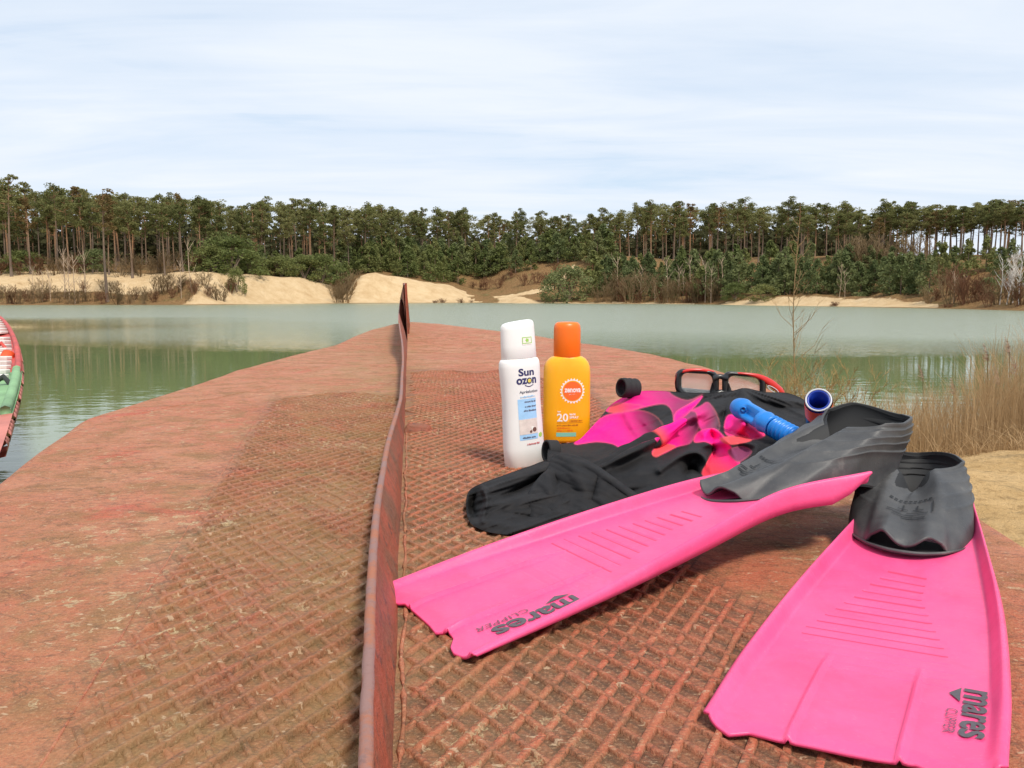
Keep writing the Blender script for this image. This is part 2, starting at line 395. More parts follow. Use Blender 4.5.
    def leaf(name, stops, tint=0.5, trans=0.0):
        m, nt, b = newmat(name); co = objco(nt)
        oi = N(nt, 'ShaderNodeObjectInfo')
        f = noi(nt, co, 0.9, 3, 0.6); g = noi(nt, co, 5.0, 2, 0.6)
        s = mth(nt, 'ADD', mth(nt, 'MULTIPLY', f, 0.55), mth(nt, 'MULTIPLY', g, 0.35))
        s = mth(nt, 'ADD', s, mth(nt, 'MULTIPLY', mth(nt, 'SUBTRACT', oi.outputs['Random'], 0.5), tint))
        L(nt, ramp(nt, s, stops), b.inputs['Base Color'])
        b.inputs['Roughness'].default_value = 0.75; b.inputs['Specular IOR Level'].default_value = 0.2
        tr = N(nt, 'ShaderNodeBsdfTranslucent'); mx = N(nt, 'ShaderNodeMixShader'); mx.inputs[0].default_value = 0.4
        cc = nt.nodes['Color Ramp'].outputs[0] if 'Color Ramp' in nt.nodes else None
        if cc is not None: L(nt, cc, tr.inputs['Color'])
        out = nt.nodes['Material Output']; L(nt, b.outputs[0], mx.inputs[1]); L(nt, tr.outputs[0], mx.inputs[2]); L(nt, mx.outputs[0], out.inputs['Surface'])
        return m
    M['needles'] = leaf('pine_needles', [(0.15, (0.12, 0.132, 0.045)), (0.45, (0.19, 0.192, 0.068)), (0.75, (0.26, 0.24, 0.095))], 0.40)
    M['needles_brown'] = leaf('browning_pine_needles', [(0.2, (0.15, 0.105, 0.040)), (0.7, (0.27, 0.18, 0.07))], 0.3)
    M['needles_young'] = leaf('young_pine_needles', [(0.15, (0.125, 0.155, 0.048)), (0.45, (0.195, 0.215, 0.070)), (0.8, (0.26, 0.255, 0.095))], 0.5)
    M['needles_blue'] = leaf('dark_young_needles', [(0.15, (0.12, 0.152, 0.058)), (0.45, (0.18, 0.208, 0.082)), (0.8, (0.24, 0.25, 0.105))], 0.5)
    M['needles_shaded'] = leaf('shaded_inner_needles', [(0.2, (0.065, 0.068, 0.030)), (0.5, (0.105, 0.102, 0.045)), (0.8, (0.145, 0.13, 0.062))], 0.2)  # darker leaf tone paints in the shade under the canopy
    M['twigs'] = leaf('bare_twigs', [(0.2, (0.22, 0.150, 0.075)), (0.5, (0.34, 0.235, 0.125)), (0.8, (0.42, 0.31, 0.18))], 0.5)
    M['twigs_red'] = leaf('reddish_bare_twigs', [(0.2, (0.18, 0.085, 0.045)), (0.5, (0.28, 0.135, 0.075)), (0.8, (0.34, 0.19, 0.11))], 0.5)
    m, nt, b = newmat('pine_bark'); co = objco(nt); sep = N(nt, 'ShaderNodeSeparateXYZ'); L(nt, co, sep.inputs[0])
    oi = N(nt, 'ShaderNodeObjectInfo')
    zf = mth(nt, 'ADD', mth(nt, 'DIVIDE', sep.outputs[2], 14.0), mth(nt, 'MULTIPLY', mth(nt, 'SUBTRACT', oi.outputs['Random'], 0.5), 0.9))
    c = ramp(nt, zf, [(0.1, (0.15, 0.105, 0.075)), (0.5, (0.25, 0.16, 0.10)), (0.9, (0.36, 0.18, 0.085))])
    c = mixc(nt, ramp(nt, noi(nt, scaled(nt, co, 3, 3, 0.8), 2.0, 4), [(0.45, (0,) * 3), (0.65, (0.6,) * 3)]), c, (0.10, 0.07, 0.05))
    L(nt, c, b.inputs['Base Color']); b.inputs['Roughness'].default_value = 0.9; M['bark'] = m
    M['bark_pale'] = simple('pale_bark', (0.50, 0.36, 0.25), 0.9, 0.25, 2)
    m, nt, b = newmat('birch_bark'); co = objco(nt)
    c = mixc(nt, ramp(nt, noi(nt, scaled(nt, co, 2, 2, 7), 1.0, 3), [(0.60, (0,) * 3), (0.66, (1,) * 3)]), (0.66, 0.60, 0.54), (0.10, 0.08, 0.07))
    L(nt, c, b.inputs['Base Color']); M['birch'] = m
    M['reed'] = leaf('dry_reed', [(0.2, (0.30, 0.19, 0.09)), (0.5, (0.47, 0.32, 0.17)), (0.8, (0.62, 0.46, 0.27))], 0.1)
    M['plume'] = simple('reed_plume', (0.42, 0.27, 0.20), 0.95, 0.2, 20)
    M['ochre_twig'] = simple('ochre_twigs', (0.36, 0.23, 0.085), 0.8, 0.35, 3)
    M['boat_red'] = simple('boat_red_paint', (0.50, 0.055, 0.04), 0.55, 0.3, 4, 0.4, 60)
    M['boat_pink'] = simple('faded_red_paint', (0.52, 0.17, 0.13), 0.6, 0.2, 4, 0.4, 60)
    M['boat_green'] = simple('boat_green_paint', (0.20, 0.36, 0.17), 0.6, 0.25, 4, 0.4, 60)
    M['boat_white'] = simple('boat_white_slats', (0.70, 0.66, 0.60), 0.6, 0.12, 8)
    M['dark_gap'] = simple('dark_recess', (0.03, 0.035, 0.03), 0.8)
make_materials()

# ------------------------------------------------------------------ world, sun, camera
def make_world():
    w = bpy.data.worlds.new('World'); SC.world = w; w.use_nodes = True; nt = w.node_tree
    bg = nt.nodes['Background']; bg.inputs['Strength'].default_value = 0.10
    sky = N(nt, 'ShaderNodeTexSky', sky_type='NISHITA'); sky.sun_disc = False
    sky.sun_elevation = R(SUNEL); sky.sun_rotation = R(SUNROT)
    tc = N(nt, 'ShaderNodeTexCoord'); sep = N(nt, 'ShaderNodeSeparateXYZ'); L(nt, tc.outputs['Generated'], sep.inputs[0])
    z = mth(nt, 'ADD', mth(nt, 'MAXIMUM', sep.outputs[2], 0.0), 0.10)
    cx = mth(nt, 'DIVIDE', sep.outputs[0], z); cy = mth(nt, 'DIVIDE', sep.outputs[1], z)
    cb = N(nt, 'ShaderNodeCombineXYZ'); L(nt, cx, cb.inputs[0]); L(nt, cy, cb.inputs[1])
    v = scaled(nt, cb.outputs[0], 0.42, 1.0, 1, 0.18)
    a = noi(nt, v, 0.75, 7, 0.55, 0.9)
    b2 = noi(nt, scaled(nt, cb.outputs[0], 0.7, 2.6, 1, 0.1), 0.8, 6, 0.6, 0.6)
    s = mth(nt, 'ADD', mth(nt, 'MULTIPLY', a, 0.65), mth(nt, 'MULTIPLY', b2, 0.35))
    cov = ramp(nt, s, [(0.30, (0.30,) * 3), (0.43, (0.80,) * 3), (0.58, (1.0,) * 3)])
    shade = ramp(nt, b2, [(0.3, (5.15, 5.75, 6.6)), (0.7, (5.95, 6.3, 6.8))])
    c = mixc(nt, cov, mixc(nt, 0.45, sky.outputs[0], (3.5, 5.0, 6.6)), shade)
    L(nt, c, bg.inputs['Color'])
SUNAZ = 150      # compass-like: direction the sun comes from, measured clockwise from +Y
SUNROT = SUNAZ
SUNEL = 56
make_world()
sl = bpy.data.lights.new('sun', 'SUN'); sl.energy = 2.4; sl.angle = R(10); sl.color = (1.0, 0.94, 0.84)
so = bpy.data.objects.new('sun', sl); COL.objects.link(so)
sd = Vector((math.sin(R(SUNAZ)) * math.cos(R(SUNEL)), math.cos(R(SUNAZ)) * math.cos(R(SUNEL)), math.sin(R(SUNEL))))
so.rotation_euler = sd.to_track_quat('Z', 'Y').to_euler(); so.location = sd * 20
cam = bpy.data.cameras.new('camera'); co_ = bpy.data.objects.new('camera', cam); COL.objects.link(co_)
cam.sensor_width = 36; cam.lens = 36 * F / 1024; cam.clip_start = 0.02; cam.clip_end = 5000
co_.location = (0, 0, CAMH); co_.rotation_euler = (R(90) - TH, 0, 0)
SC.camera = co_
SC.view_settings.view_transform = 'Standard'; SC.view_settings.look = 'None'; SC.view_settings.gamma = 1
SC.view_settings.exposure = 0.60

# ------------------------------------------------------------------ boat deck with keel plate
def fbm(x, y, z=0.0, o=4): return noise.fractal(Vector((x, y, z)), 0.6, 2.0, o)
def make_boat():
    root = empty('steel_boat', (0, 0, 0))
    tag(root, 'weathered red steel boat with tread plate deck split by a wavy upright plate', 'boat')
    # outline of the deck (world XY from its visible corners, deck is level)
    left = [(395, 324), (372, 330), (340, 342), (310, 350), (280, 359), (240, 370), (200, 384), (165, 395), (130, 406), (93, 418), (84, 423), (45, 452), (22, 470), (0, 487)]
    right = [(412, 322), (440, 324), (480, 329), (540, 336), (600, 345), (650, 354), (700, 366), (745, 380), (768, 390)]
    Lp = [WZ(x, y, 0) for x, y in left]
    Rp = [WZ(x, y, 0) for x, y in right]
    a = WZ(768, 390, 0); q = WZ(1024, 551, 0); q0 = WZ(975, 519, 0)
    Rp += [a.lerp(q0, 0.5) + Vector((0.02, 0, 0)), q0, q, Vector((q.x - 0.10, 0.5, 0)), Vector((q.x - 0.20, 0.0, 0)), Vector((q.x - 0.2, -0.6, 0))]
    Lp += [Vector((-0.60, 0.8, 0)), Vector((-0.60, 0.3, 0)), Vector((-0.58, -0.6, 0))]
    outline = Lp + list(reversed(Rp))
    pts2 = [(p.x, p.y) for p in outline]
    # resample outline
    dense = []
    for i in range(len(pts2)):
        p, q_ = Vector(pts2[i]), Vector(pts2[(i + 1) % len(pts2)])
        n = max(1, int((q_ - p).length / 0.06))
        for k in range(n): dense.append(p.lerp(q_, k / n))
    def inside(x, y, poly=pts2):
        c = False; j = len(poly) - 1
        for i in range(len(poly)):
            xi, yi = poly[i]; xj, yj = poly[j]
            if (yi > y) != (yj > y) and x < (xj - xi) * (y - yi) / (yj - yi) + xi: c = not c
            j = i
        return c
    def keelx(y): return -0.0133 - 0.1285 * y
    s1, s2, s3 = WZ(278, 385, 0), WZ(210, 492, 0), WZ(38, 770, 0)
    seam = [(s3.x + (s3.x - s2.x) * 1.5, s3.y + (s3.y - s2.y) * 1.5), (s3.x, s3.y), (s2.x, s2.y), (s1.x, s1.y)]
    seam.sort(key=lambda t: t[1])
    def seamx(y):
        return table(y, [(t[1], t[0]) for t in seam])
    ytop_l = s1.y
    tb = [WZ(900, 768, 0), WZ(800, 655, 0), WZ(720, 585, 0), WZ(680, 535, 0), WZ(640, 460, 0), WZ(590, 385, 0), WZ(540, 358, 0)]
    tb = [(p.y, p.x) for p in tb]
    def tread(x, y):
        if x < keelx(y): return 1.0 if (x > seamx(y) + .004 and x < keelx(y) - .008 and y < ytop_l * 0.92 + .5 * noise.noise(Vector((x * 6, y * 3, 8))) and y > -.3) else 0.0
        return 1.0 if (x > keelx(y) + 0.004 and x < table(y, tb) + .02 * noise.noise(Vector((y * 9, 3, 3))) and y < 2.75 - max(0, x) * 0.9 + 0.35 * noise.noise(Vector((x * 5, y * 3, 4)))) and y > -.3 else 0.0
    def dz(x, y):
        z = 0.0015 * fbm(x * 5, y * 5)
        # shallow dent beyond the tread plate
        d = ((x + 0.35) / 0.5) ** 2 + ((y - 4.3) / 0.7) ** 2
        z -= 0.05 * math.exp(-d)
        return z
    def moss(x, y):
        d = abs(x - keelx(y))
        m = math.exp(-(d / 0.16) ** 2) * (0.9 if x < keelx(y) else 0.5)
        if x < keelx(y): m = max(m, 0.85 * math.exp(-(d / 0.36) ** 2), 0.25)
        else: m = max(m, 0.12)
        return min(1, m)
    V = []; cols = []; Fc = []
    co = [Vector(p) for p in dense]; nb = len(co)
    y = -0.58
    while y < 7.4:
        step = 0.035 if y < 2.2 else 0.12
        x = -1.1
        while x < 1.4:
            xx = x + rnd.uniform(-.2, .2) * step; yy = y + rnd.uniform(-.2, .2) * step
            if inside(xx, yy):
                co.append(Vector((xx, yy)))
            x += step
        y += step
    # drop points too near outline
    o_v, o_e, o_f, *_ = delaunay_2d_cdt(co, [(i, (i + 1) % nb) for i in range(nb)], [], 1, 1e-5)
    for v in o_v:
        V.append(Vector((v.x, v.y, dz(v.x, v.y))))
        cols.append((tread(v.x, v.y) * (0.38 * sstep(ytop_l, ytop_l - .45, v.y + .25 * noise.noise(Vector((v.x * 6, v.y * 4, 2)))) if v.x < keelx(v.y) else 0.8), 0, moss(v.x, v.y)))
    Fc = [tuple(f) for f in o_f]
    # ridges: two families of long low bars, broken and worn
    def seg_ridges(ang, spacing, h0, w0, seed):
        d = Vector((math.cos(ang), math.sin(ang))); nrm = Vector((-d.y, d.x))
        k = -120
        while k < 160:
            base = nrm * (k * spacing)
            prev = None; t = -2.4; st = 0.011
            while t < 3.6:
                p = base + d * t
                ok = tread(p.x, p.y) > 0.5 and inside(p.x, p.y) and -0.2 < p.y < 3.2
                if ok:
                    wn = noise.noise(Vector((p.x * 7, p.y * 7, seed))) + 0.5 * noise.noise(Vector((p.x * 26, p.y * 26, seed)))
                    hh = h0 * max(0.0, min(1.0, 1.05 + 1.2 * wn)) - 0.0002
                    lft = p.x < keelx(p.y)
                    if lft: hh = hh * 1.2 if ang > 0 else hh * 1.05
                    gcol = (0.50 if ang > 0 else 0.30) if lft else (1.0 if ang > 0 else 0.55)
                    ww = w0 * (1 + 0.35 * noise.noise(Vector((p.x * 40, p.y * 40, seed + 3))))
                    off = nrm * (0.0009 * noise.noise(Vector((p.x * 20, p.y * 20, seed + 9))))
                    z = dz(p.x, p.y)
                    q_ = p + off
                    if prev is None: hh = -0.0011
                    ring = [(-ww, -0.0012), (-ww * 0.62, hh), (ww * 0.62, hh), (ww, -0.0012)]
                    idx = []
                    for (s_, zz) in ring:
                        v = q_ + nrm * s_
                        idx.append(len(V)); V.append(Vector((v.x, v.y, z + zz)))
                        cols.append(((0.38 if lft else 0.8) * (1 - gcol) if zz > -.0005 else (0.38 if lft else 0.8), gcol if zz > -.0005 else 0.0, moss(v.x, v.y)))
                    if prev:
                        for a_ in range(3): Fc.append((prev[a_], idx[a_], idx[a_ + 1], prev[a_ + 1]))
                    prev = idx
                else:
                    if prev:
                        for a_ in prev[1:3]: V[a_].z -= 0.0030
                    prev = None
                t += st if p.y < 1.6 else st * 2.5
            k += 1
    seg_ridges(R(63), 0.0182, 0.0030, 0.0032, 1.0)
    seg_ridges(R(-54), 0.0182, 0.0026, 0.0027, 5.0)
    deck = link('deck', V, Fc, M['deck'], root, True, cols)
    # hull skirt: rounded edge then side plating
    n = len(dense); ctr = Vector((0, 2.0))
    V = []; cols = []
    prof = [(0, 0), (0.008, -0.002), (0.018, -0.010), (0.024, -0.024), (0.026, -0.06), (0.03, -0.3), (0.02, -0.8), (-0.10, -1.15), (-0.2, -1.45)]
    for i, p in enumerate(dense):
        t = (dense[(i + 1) % n] - dense[i - 1]).normalized(); out = Vector((t.y, -t.x))
        if inside(p.x + out.x * 0.02, p.y + out.y * 0.02): out = -out
        for (o_, z) in prof:
            V.append(Vector((p.x + out.x * o_, p.y + out.y * o_, z + dz(p.x, p.y) * (1 if z > -.03 else 0)))); cols.append((0, 0, 0.1))
    m = len(prof); Fc = []
    for i in range(n):
        for j in range(m - 1):
            a_ = i * m + j; b_ = ((i + 1) % n) * m + j
            Fc.append((a_, a_ + 1, b_ + 1, b_))
    link('hull_side', V, Fc, M['deck'], root, True, cols)
    # weld seam beads on the deck
    mb = MB()
    path = []
    for i in range(90):
        yy = lerp(0.25, s1.y, i / 89); xx = seamx(yy) + 0.002 * noise.noise(Vector((yy * 20, 0, 0)))
        path.append(Vector((xx, yy, dz(xx, yy) - 0.0004)))
    mb.tube(path, [0.0010 + 0.0008 * noise.noise(Vector((i * .9, 3, 0))) for i in range(90)], 6)
    # transverse seam running from left edge to the tread
    A, B = WZ(20, 440, 0), WZ(245, 415, 0)
    pA = WZ(110, 420, 0); pB = WZ(278, 385, 0)
    path = [pA.lerp(pB, i / 40) + Vector((0, 0.01 * math.sin(i * .2), dz(*(pA.lerp(pB, i / 40)).xy) - 0.0005)) for i in range(41)]
    mb.tube(path, 0.0016, 6)
    mb.build('weld_seam', M['deck'], root)
    # ---- upright keel plate, wavy and leaning, rising to the stem
    prof = [ # px, py of the top edge and its height
        (366, 768, .040), (367, 700, .042), (369, 650, .045), (371, 590, .046), (374, 540, .046), (378, 500, .046), (383, 470, .046), (387, 447, .046),
        (392, 428, .046), (398, 408, .047), (401, 395, .047), (402, 375, .052), (403, 358, .060), (402, 342, .078), (399.5, 325, .118), (399, 312, .160), (400.5, 298, .235), (403, 288, .305), (404.5, 283, .345)]
    tops = [WZ(x, y, z) for x, y, z in prof]
    tops = [tops[0] + Vector((0.05, -0.9, -0.0))] + [tops[0] + (tops[0] - tops[1]) * 2] + tops
    dens = []
    for i in range(160): dens.append(catmull(tops, i / 159))
    # stem: after the crest the plate falls steeply to the deck
    last = dens[-1]
    V = []; T = 0.0029
    rows = 10
    for i, t in enumerate(dens):
        bx = keelx(t.y)
        for side in (-1, 1):
            for k in range(rows):
                f = k / (rows - 1)
                x = lerp(bx, t.x, f ** 1.2); z = lerp(-0.01, t.z, f)
                bul = 0.003 * noise.noise(Vector((t.y * 6, z * 20, 0))) * math.sin(f * math.pi)
                jit = 0.0007 * noise.noise(Vector((t.y * 60, side * 5, z * 40)))
                V.append(Vector((x + side * T * (1.0 + (0.25 if f > .99 else 0) * 0) + bul + jit, t.y, z)))
    Fc = []; m = rows * 2
    nd = len(dens)
    for i in range(nd - 1):
        for k in range(rows - 1):
            a_ = i * m + k; b_ = (i + 1) * m + k
            Fc.append((a_, b_, b_ + 1, a_ + 1))
            a_ += rows; b_ += rows
            Fc.append((a_, a_ + 1, b_ + 1, b_))
    plate = link('keel_plate', V, Fc, M['plate'], root)
    # worn rounded edge strip along the top
    V = []
    for i, t in enumerate(dens):
        j = 0.0006 * noise.noise(Vector((t.y * 45, 1, 0)))
        for (dx, ddz) in ((-T - .0004, -0.004), (-T - .0006 + j, -0.0003), (-T * .5, 0.0012), (T * .5, 0.0012 + j), (T + .0006 + j, -0.0003), (T + .0004, -0.004)):
            V.append(t + Vector((dx, 0, ddz)))
    link('worn_edge', V, gridfaces(nd, 6, flip=True), M['plate_edge'], plate)
    # stem post closing the far end
    mb = MB()
    st = [last, W(405, 294, last.y + .12), W(406.5, 307, last.y + .3), W(408, 325, last.y + .5)]
    V = []
    for p in st:
        for (dx) in (-0.012, 0.016): V += [Vector((p.x + dx, p.y, p.z)), Vector((keelx(p.y) + dx, p.y, -0.02))]
    Fc = []
    for i in range(3):
        a_ = i * 4; b_ = a_ + 4
        Fc += [(a_, b_, b_ + 1, a_ + 1), (a_ + 2, a_ + 3, b_ + 3, b_ + 2), (a_, a_ + 2, b_ + 2, b_)]
    Fc.append((0, 1, 3, 2))
    link('stem_plate', V, Fc, M['plate'], root, False)
    # small welded bracket at the plate foot
    c = WZ(418, 431, 0.0)
    V = []; Fc = gridfaces(14, 10)
    for i in range(14):
        for j in range(10):
            u_, v_ = i / 13, j / 9
            e = min(u_, 1 - u_) * 5; e2 = min(v_, 1 - v_) * 4
            zz = 0.017 * min(1, e) ** .5 * min(1, e2) ** .5 * (1 - .35 * u_) + 0.003 * noise.noise(Vector((u_ * 5, v_ * 5, 2)))
            V.append(Vector((c.x - .026 + .052 * u_ * (1 + .12 * noise.noise(Vector((v_ * 4, 0, 1)))), c.y - .012 + .03 * v_ - .012 * (1 - u_), (zz if 0 < i < 13 and 0 < j < 9 else -.002))))
    link('bracket', V, Fc, M['plate'], root, False)
    # rust gap along the foot of the plate on its right
    mb = MB(); path = []
    for i in range(120):
        yy = lerp(0.25, 1.5, i / 119); path.append(Vector((keelx(yy) + 0.006 + 0.003 * noise.noise(Vector((yy * 14, 7, 0))), yy, 0.0002)))
    mb.tube(path, [0.0016 + 0.0026 * noise.noise(Vector((i * .9, 8, 0))) for i in range(120)], 6)
    mb.build('weld_bead', M['deck'], root)
make_boat()

# ------------------------------------------------------------------ swim fins
def make_fin(label, Lpx, Rpx, O, H, tipw, roll=0.0, sag=0.0, wide=1.01, toff=0.0, heel=0.0, notch=0.50, goff=0.016, tl=1.0):
    Lw = [WZ(*p) for p in Lpx]; Rw = [WZ(*p) for p in Rpx]
    root = empty('swim_fin', (0, 0, 0)); tag(root, label, 'swim fin', 'pair of pink swim fins')
    Ls = lambda u: catmull(Lw, u)
    Rs = lambda u: catmull(Rw, u)
    NU, NV = 480, 96
    # arc length along the centre
    fcache = {}
    def frame(u):
        k = round(u, 6)
        if k not in fcache: fcache[k] = frame_(u)
        return fcache[k]
    def frame_(u):
        a, b = Ls(u), Rs(u); mm = (a + b) / 2; a = mm + (a - mm) * wide; b = mm + (b - mm) * wide
        a2, b2 = Ls(min(1, u + .01)), Rs(min(1, u + .01)); a1, b1 = Ls(max(0, u - .01)), Rs(max(0, u - .01))
        T = ((a2 + b2) - (a1 + b1)).normalized(); Hh = (b - a) / 2
        Nn = Hh.cross(T).normalized()
        if Nn.z < 0: Nn = -Nn
        return (a + b) / 2, Hh, T, Nn
    c0, H0, T0, N0 = frame(0.0)
    LEN = sum(((Ls(i / 20) + Rs(i / 20)) / 2 - (Ls((i + 1) / 20) + Rs((i + 1) / 20)) / 2).length for i in range(20))
    print('FIN', 'len', round(LEN, 3), 'widths', [round((Rs(u) - Ls(u)).length, 3) for u in (0, .25, .5, .75, 1)])
    def s_of(u): return u * LEN
    def tipext(v): return table(v, tipw)
    grooves = []
    g0 = 0.30 if LEN > 1 else 0
    # grooves: distance from tip in metres, t range
    for k in range(15):
        s = 0.284 + goff - k * 0.0122
        if s < 0.1: break
        wl = lerp(0.22, 0.68, min(1, k / 9)); wr = 0.24 if k < 4 else lerp(0.24, 0.62, min(1, (k - 3) / 9))
        dep = 1.0 if k < 6 else max(0.25, 1.0 - (k - 5) * 0.12)
        if k in (0,): dep = .6
        grooves.append((s, -wl, wr, dep))
    def surf(u, v):
        c, Hh, T, Nn = frame(u); s = s_of(u)
        hr = table(s, [(0, .0030), (.05, .006), (.15, .011), (.3, .013), (.5, .010)])
        hd = table(s, [(0, .003), (.1, .008), (.2, .015), (.3, .020), (.40, .025), (LEN - .03, .018), (LEN, .002)])
        av = abs(v)
        if av > 0.93:      # crest and outer face
            f = (av - 0.93) / 0.07
            off = -hd * (f ** 1.6) if f > 0.25 else -hd * (0.25 ** 1.6) * f / .25
            lat = 0.955 + 0.045 * min(1, f * 2.2)
        else:
            lat = av / 0.93 * 0.955
            f = sstep(0.955, 0.85, lat)
            off = -hr * f
        p = c + Hh * (lat * (1 if v >= 0 else -1)) + Nn * off
        # longitudinal ribs near the tip
        vm = v * 1.02
        for rv, se in ((-0.36, 0.165), (0.36, 0.165)):
            rw = abs(vm - rv - 0.0 * s) / 0.022
            if rw < 1 and s < se:
                p += Nn * (0.0042 * (1 - rw * rw) * sstep(se, se - 0.05, s))
        for (gs, a, b, dep) in grooves:
            q = abs(s - gs)
            if q < 0.0018 and a < vm < b:
                p -= Nn * (0.0008 * dep * (1 - (q / 0.0018) ** 2) * sstep(a, a + .03, vm) * sstep(b, b - .03, vm))
        # tip edge outline
        e = tipext(v) * (1 - sstep(0, 0.06, s))
        p -= T * e
        p -= Nn * (0.002 * (1 - sstep(0, 0.015, s)) if av < .9 else 0)
        return p
    V = []
    vs = [-1 + 2 * j / (NV - 1) for j in range(NV)]
    # denser near the rails
    vs = [math.copysign(abs(v) ** 0.85, v) for v in vs]
    ub = min(1.0, 0.32 / LEN)
    us = [ub * i / 379 for i in range(380)] + [ub + (1 - ub) * (i + 1) / 100 for i in range(100)]
    for u in us:
        for v in vs: V.append(surf(u, v))
    blade = link('blade', V, gridfaces(NU, NV, flip=False), M['pink'], root)
    blade.data.materials.append(M['pink_groove'])
    nv1 = NV - 1; vmid = [(vs[j] + vs[j + 1]) / 2 * 1.02 for j in range(nv1)]
    for i in range(NU - 1):
        sm = s_of((us[i] + us[i + 1]) / 2)
        if sm > .315: break
        for (gs, ga, gb, dep) in grooves:
            if abs(sm - gs) < 0.0009 * (0.5 + 0.5 * dep) * (1.5 if gs > .25 + goff else 1.0):
                for j in range(nv1):
                    if ga < vmid[j] < gb and dep > .3: blade.data.polygons[i * nv1 + j].material_index = 1
    mod_solid(blade, 0.0022, -1)
    # check orientation
    if blade.data.polygons[NU * NV // 2].normal.z < 0:
        blade.data.flip_normals()
    # printed words
    def on_blade(V2, Fc, mat, name, lift=0.0010):
        # V2 in (s from tip, v)
        P = []
        for (s, v) in V2:
            u = s / LEN; p = surf(u, v); P.append(p + frame(u)[3] * lift)
        o = link(name, P, Fc, mat, root, False)
        return o
    V2, Fc = textflat('mares', 1, 0.022, 0.98)
    V2 = fit(V2, 0, 1, 0, 1)
    on_blade([(0.132 + toff - x * 0.088 * tl, (0.665 + y * 0.160) * (1 if tl == 1 else 0.955)) for x, y in V2], Fc, M['ink_grey'], 'printed_word')
    V2, Fc = textflat('CLIPPER', 1, 0.0, 1.05); V2 = fit(V2, 0, 1, 0, 1)
    on_blade([(0.092 + toff - x * 0.046, (0.570 + y * 0.075) * (1 if tl == 1 else 0.955)) for x, y in V2], Fc, M['ink_faint'], 'printed_small_word')
    V2 = [(0.132 + toff, 0.65), (0.107 + toff, 0.65), (0.120 + toff, 0.57), (0.120 + toff, 0.645)]
    V2 = [(p_, q_ * (1 if tl == 1 else 0.94)) for p_, q_ in V2]
    on_blade(V2, [(0, 3, 2), (3, 1, 2)], M['ink_grey'], 'printed_arrow')
    # ---- foot pocket
    O = Vector(O); H = Vector(H); PL = (H - O).length
    a = (H - O).normalized(); b = a.cross(Vector((0, 0, 1))).normalized()
    b = (b + Vector((0, 0, roll))).normalized(); b = (b - a * a.dot(b)).normalized()
    n = b.cross(a).normalized()
    def loc(x, y, z): return O + a * x + b * y + n * z
    NP, NR = 128, 60
    V = []; LV = []
    lips = []
    sole = []
    for i in range(NP):
        ph = 2 * math.pi * i / NP; c = math.cos(ph); s = math.sin(ph)
        cc = math.copysign(abs(c) ** 0.55, c) if c > 0 else math.copysign(abs(c) ** 0.9, c)
        ss = math.copysign(abs(s) ** 0.75, s)
        bx = PL * (0.5 - 0.5 * cc) * (1.0 if c > 0 else lerp(1.0, 0.88, -c))
        wb = table(bx / PL, [(0, .034), (.06, .044), (.16, .051), (.28, .055), (.5, .053), (.75, .044), (1, .041)])
        by = wb * ss
        q = abs(by) / 0.036
        bz = -0.004
        if c > 0:
            lobe = 0.004 + (0.0125 if by < 0 else 0.0095) * math.exp(-((q - 0.50) / 0.28) ** 2)
            m = sstep(0.30, 0.62, c) * sstep(1.0, 0.82, q)
            bz = lerp(-0.004, lobe, m)
        bz -= heel * sstep(0.1, -0.8, c)
        B = Vector((bx, by, bz))
        rx = PL * ((1 + notch) / 2 - (1 - notch) / 2 * c) + (0.0 if c > 0 else 0.006 * -c)
        ry = 0.043 * math.copysign(abs(s) ** lerp(1.25, 2.3, sstep(0.0, 0.5, c)), s)
        rz = lerp(0.054, 0.028, sstep(0.72, 1.0, c)) + 0.006 * max(0, 1 - abs(c - 0.2) * 2.0) - sag * 0.012 * (max(0, -s) ** 1.5) * sstep(0.1, -0.5, c) + (0 if sag == 0 else -0.011 * max(0, s) - 0.007 * max(0, -c))
        rz += 0.003 * math.sin(3 * ph + 1)
        Rr = Vector((rx, ry, rz))
        wf = max(0, c) ** 1.0
        side = Vector((0, math.copysign(1, s) * abs(s) ** 0.5, 0))
        k1 = Vector((lerp(0.0, 0.022, wf) * (1 if c > 0 else 0) - 0.0 + (0.006 * -c if c < 0 else 0), 0, lerp(0.030, 0.007, wf))) + side * lerp(0.003, 0.001, wf)
        k2 = Vector((lerp(-0.002, -0.035, wf) if c > 0 else 0.004 * -c, 0, lerp(-0.016, 0.004, wf))) + side * lerp(0.007, 0.012, wf)
        C1 = B + k1 - Vector((0, 0, 0.6 * max(0, bz))); C2 = Rr + k2
        for j in range(NR):
            r = j / (NR - 1)
            p = B * (1 - r) ** 3 + C1 * 3 * r * (1 - r) ** 2 + C2 * 3 * r * r * (1 - r) + Rr * r ** 3
            # stepped rubber folds round the collar
            pin = p
            if r > 0.34:
                env = sstep(0.34, 0.44, r) * sstep(0.90, 0.55, c)
                saw = ((r - 0.34) / 0.135) % 1.0
                st = (saw ** 2.0) if saw < 0.86 else (1 - saw) / 0.14
                outd = Vector((-c * 0.4, s, 0.45)).normalized()
                pin = p - outd * 0.0032
                p += outd * (0.0024 * st * env)
            if r > .94: p += Vector((-c * .3, s * .6, .3)) * 0.0012
            p += Vector((0, 0, 0.0008 * noise.noise(p * 40)))
            V.append(loc(*p)); LV.append(loc(*pin) if r > .36 and j % 2 == 1 else None)
        sole.append(loc(bx, by, -0.003 - heel * sstep(0.1, -0.8, c)))
    Fc = gridfaces(NP, NR)
    for j in range(NR - 1):
        A0 = (NP - 1) * NR + j
        Fc.append((A0, A0 + 1, j + 1, j))
    pk = link('foot_pocket', V, Fc, M['rubber'], root)
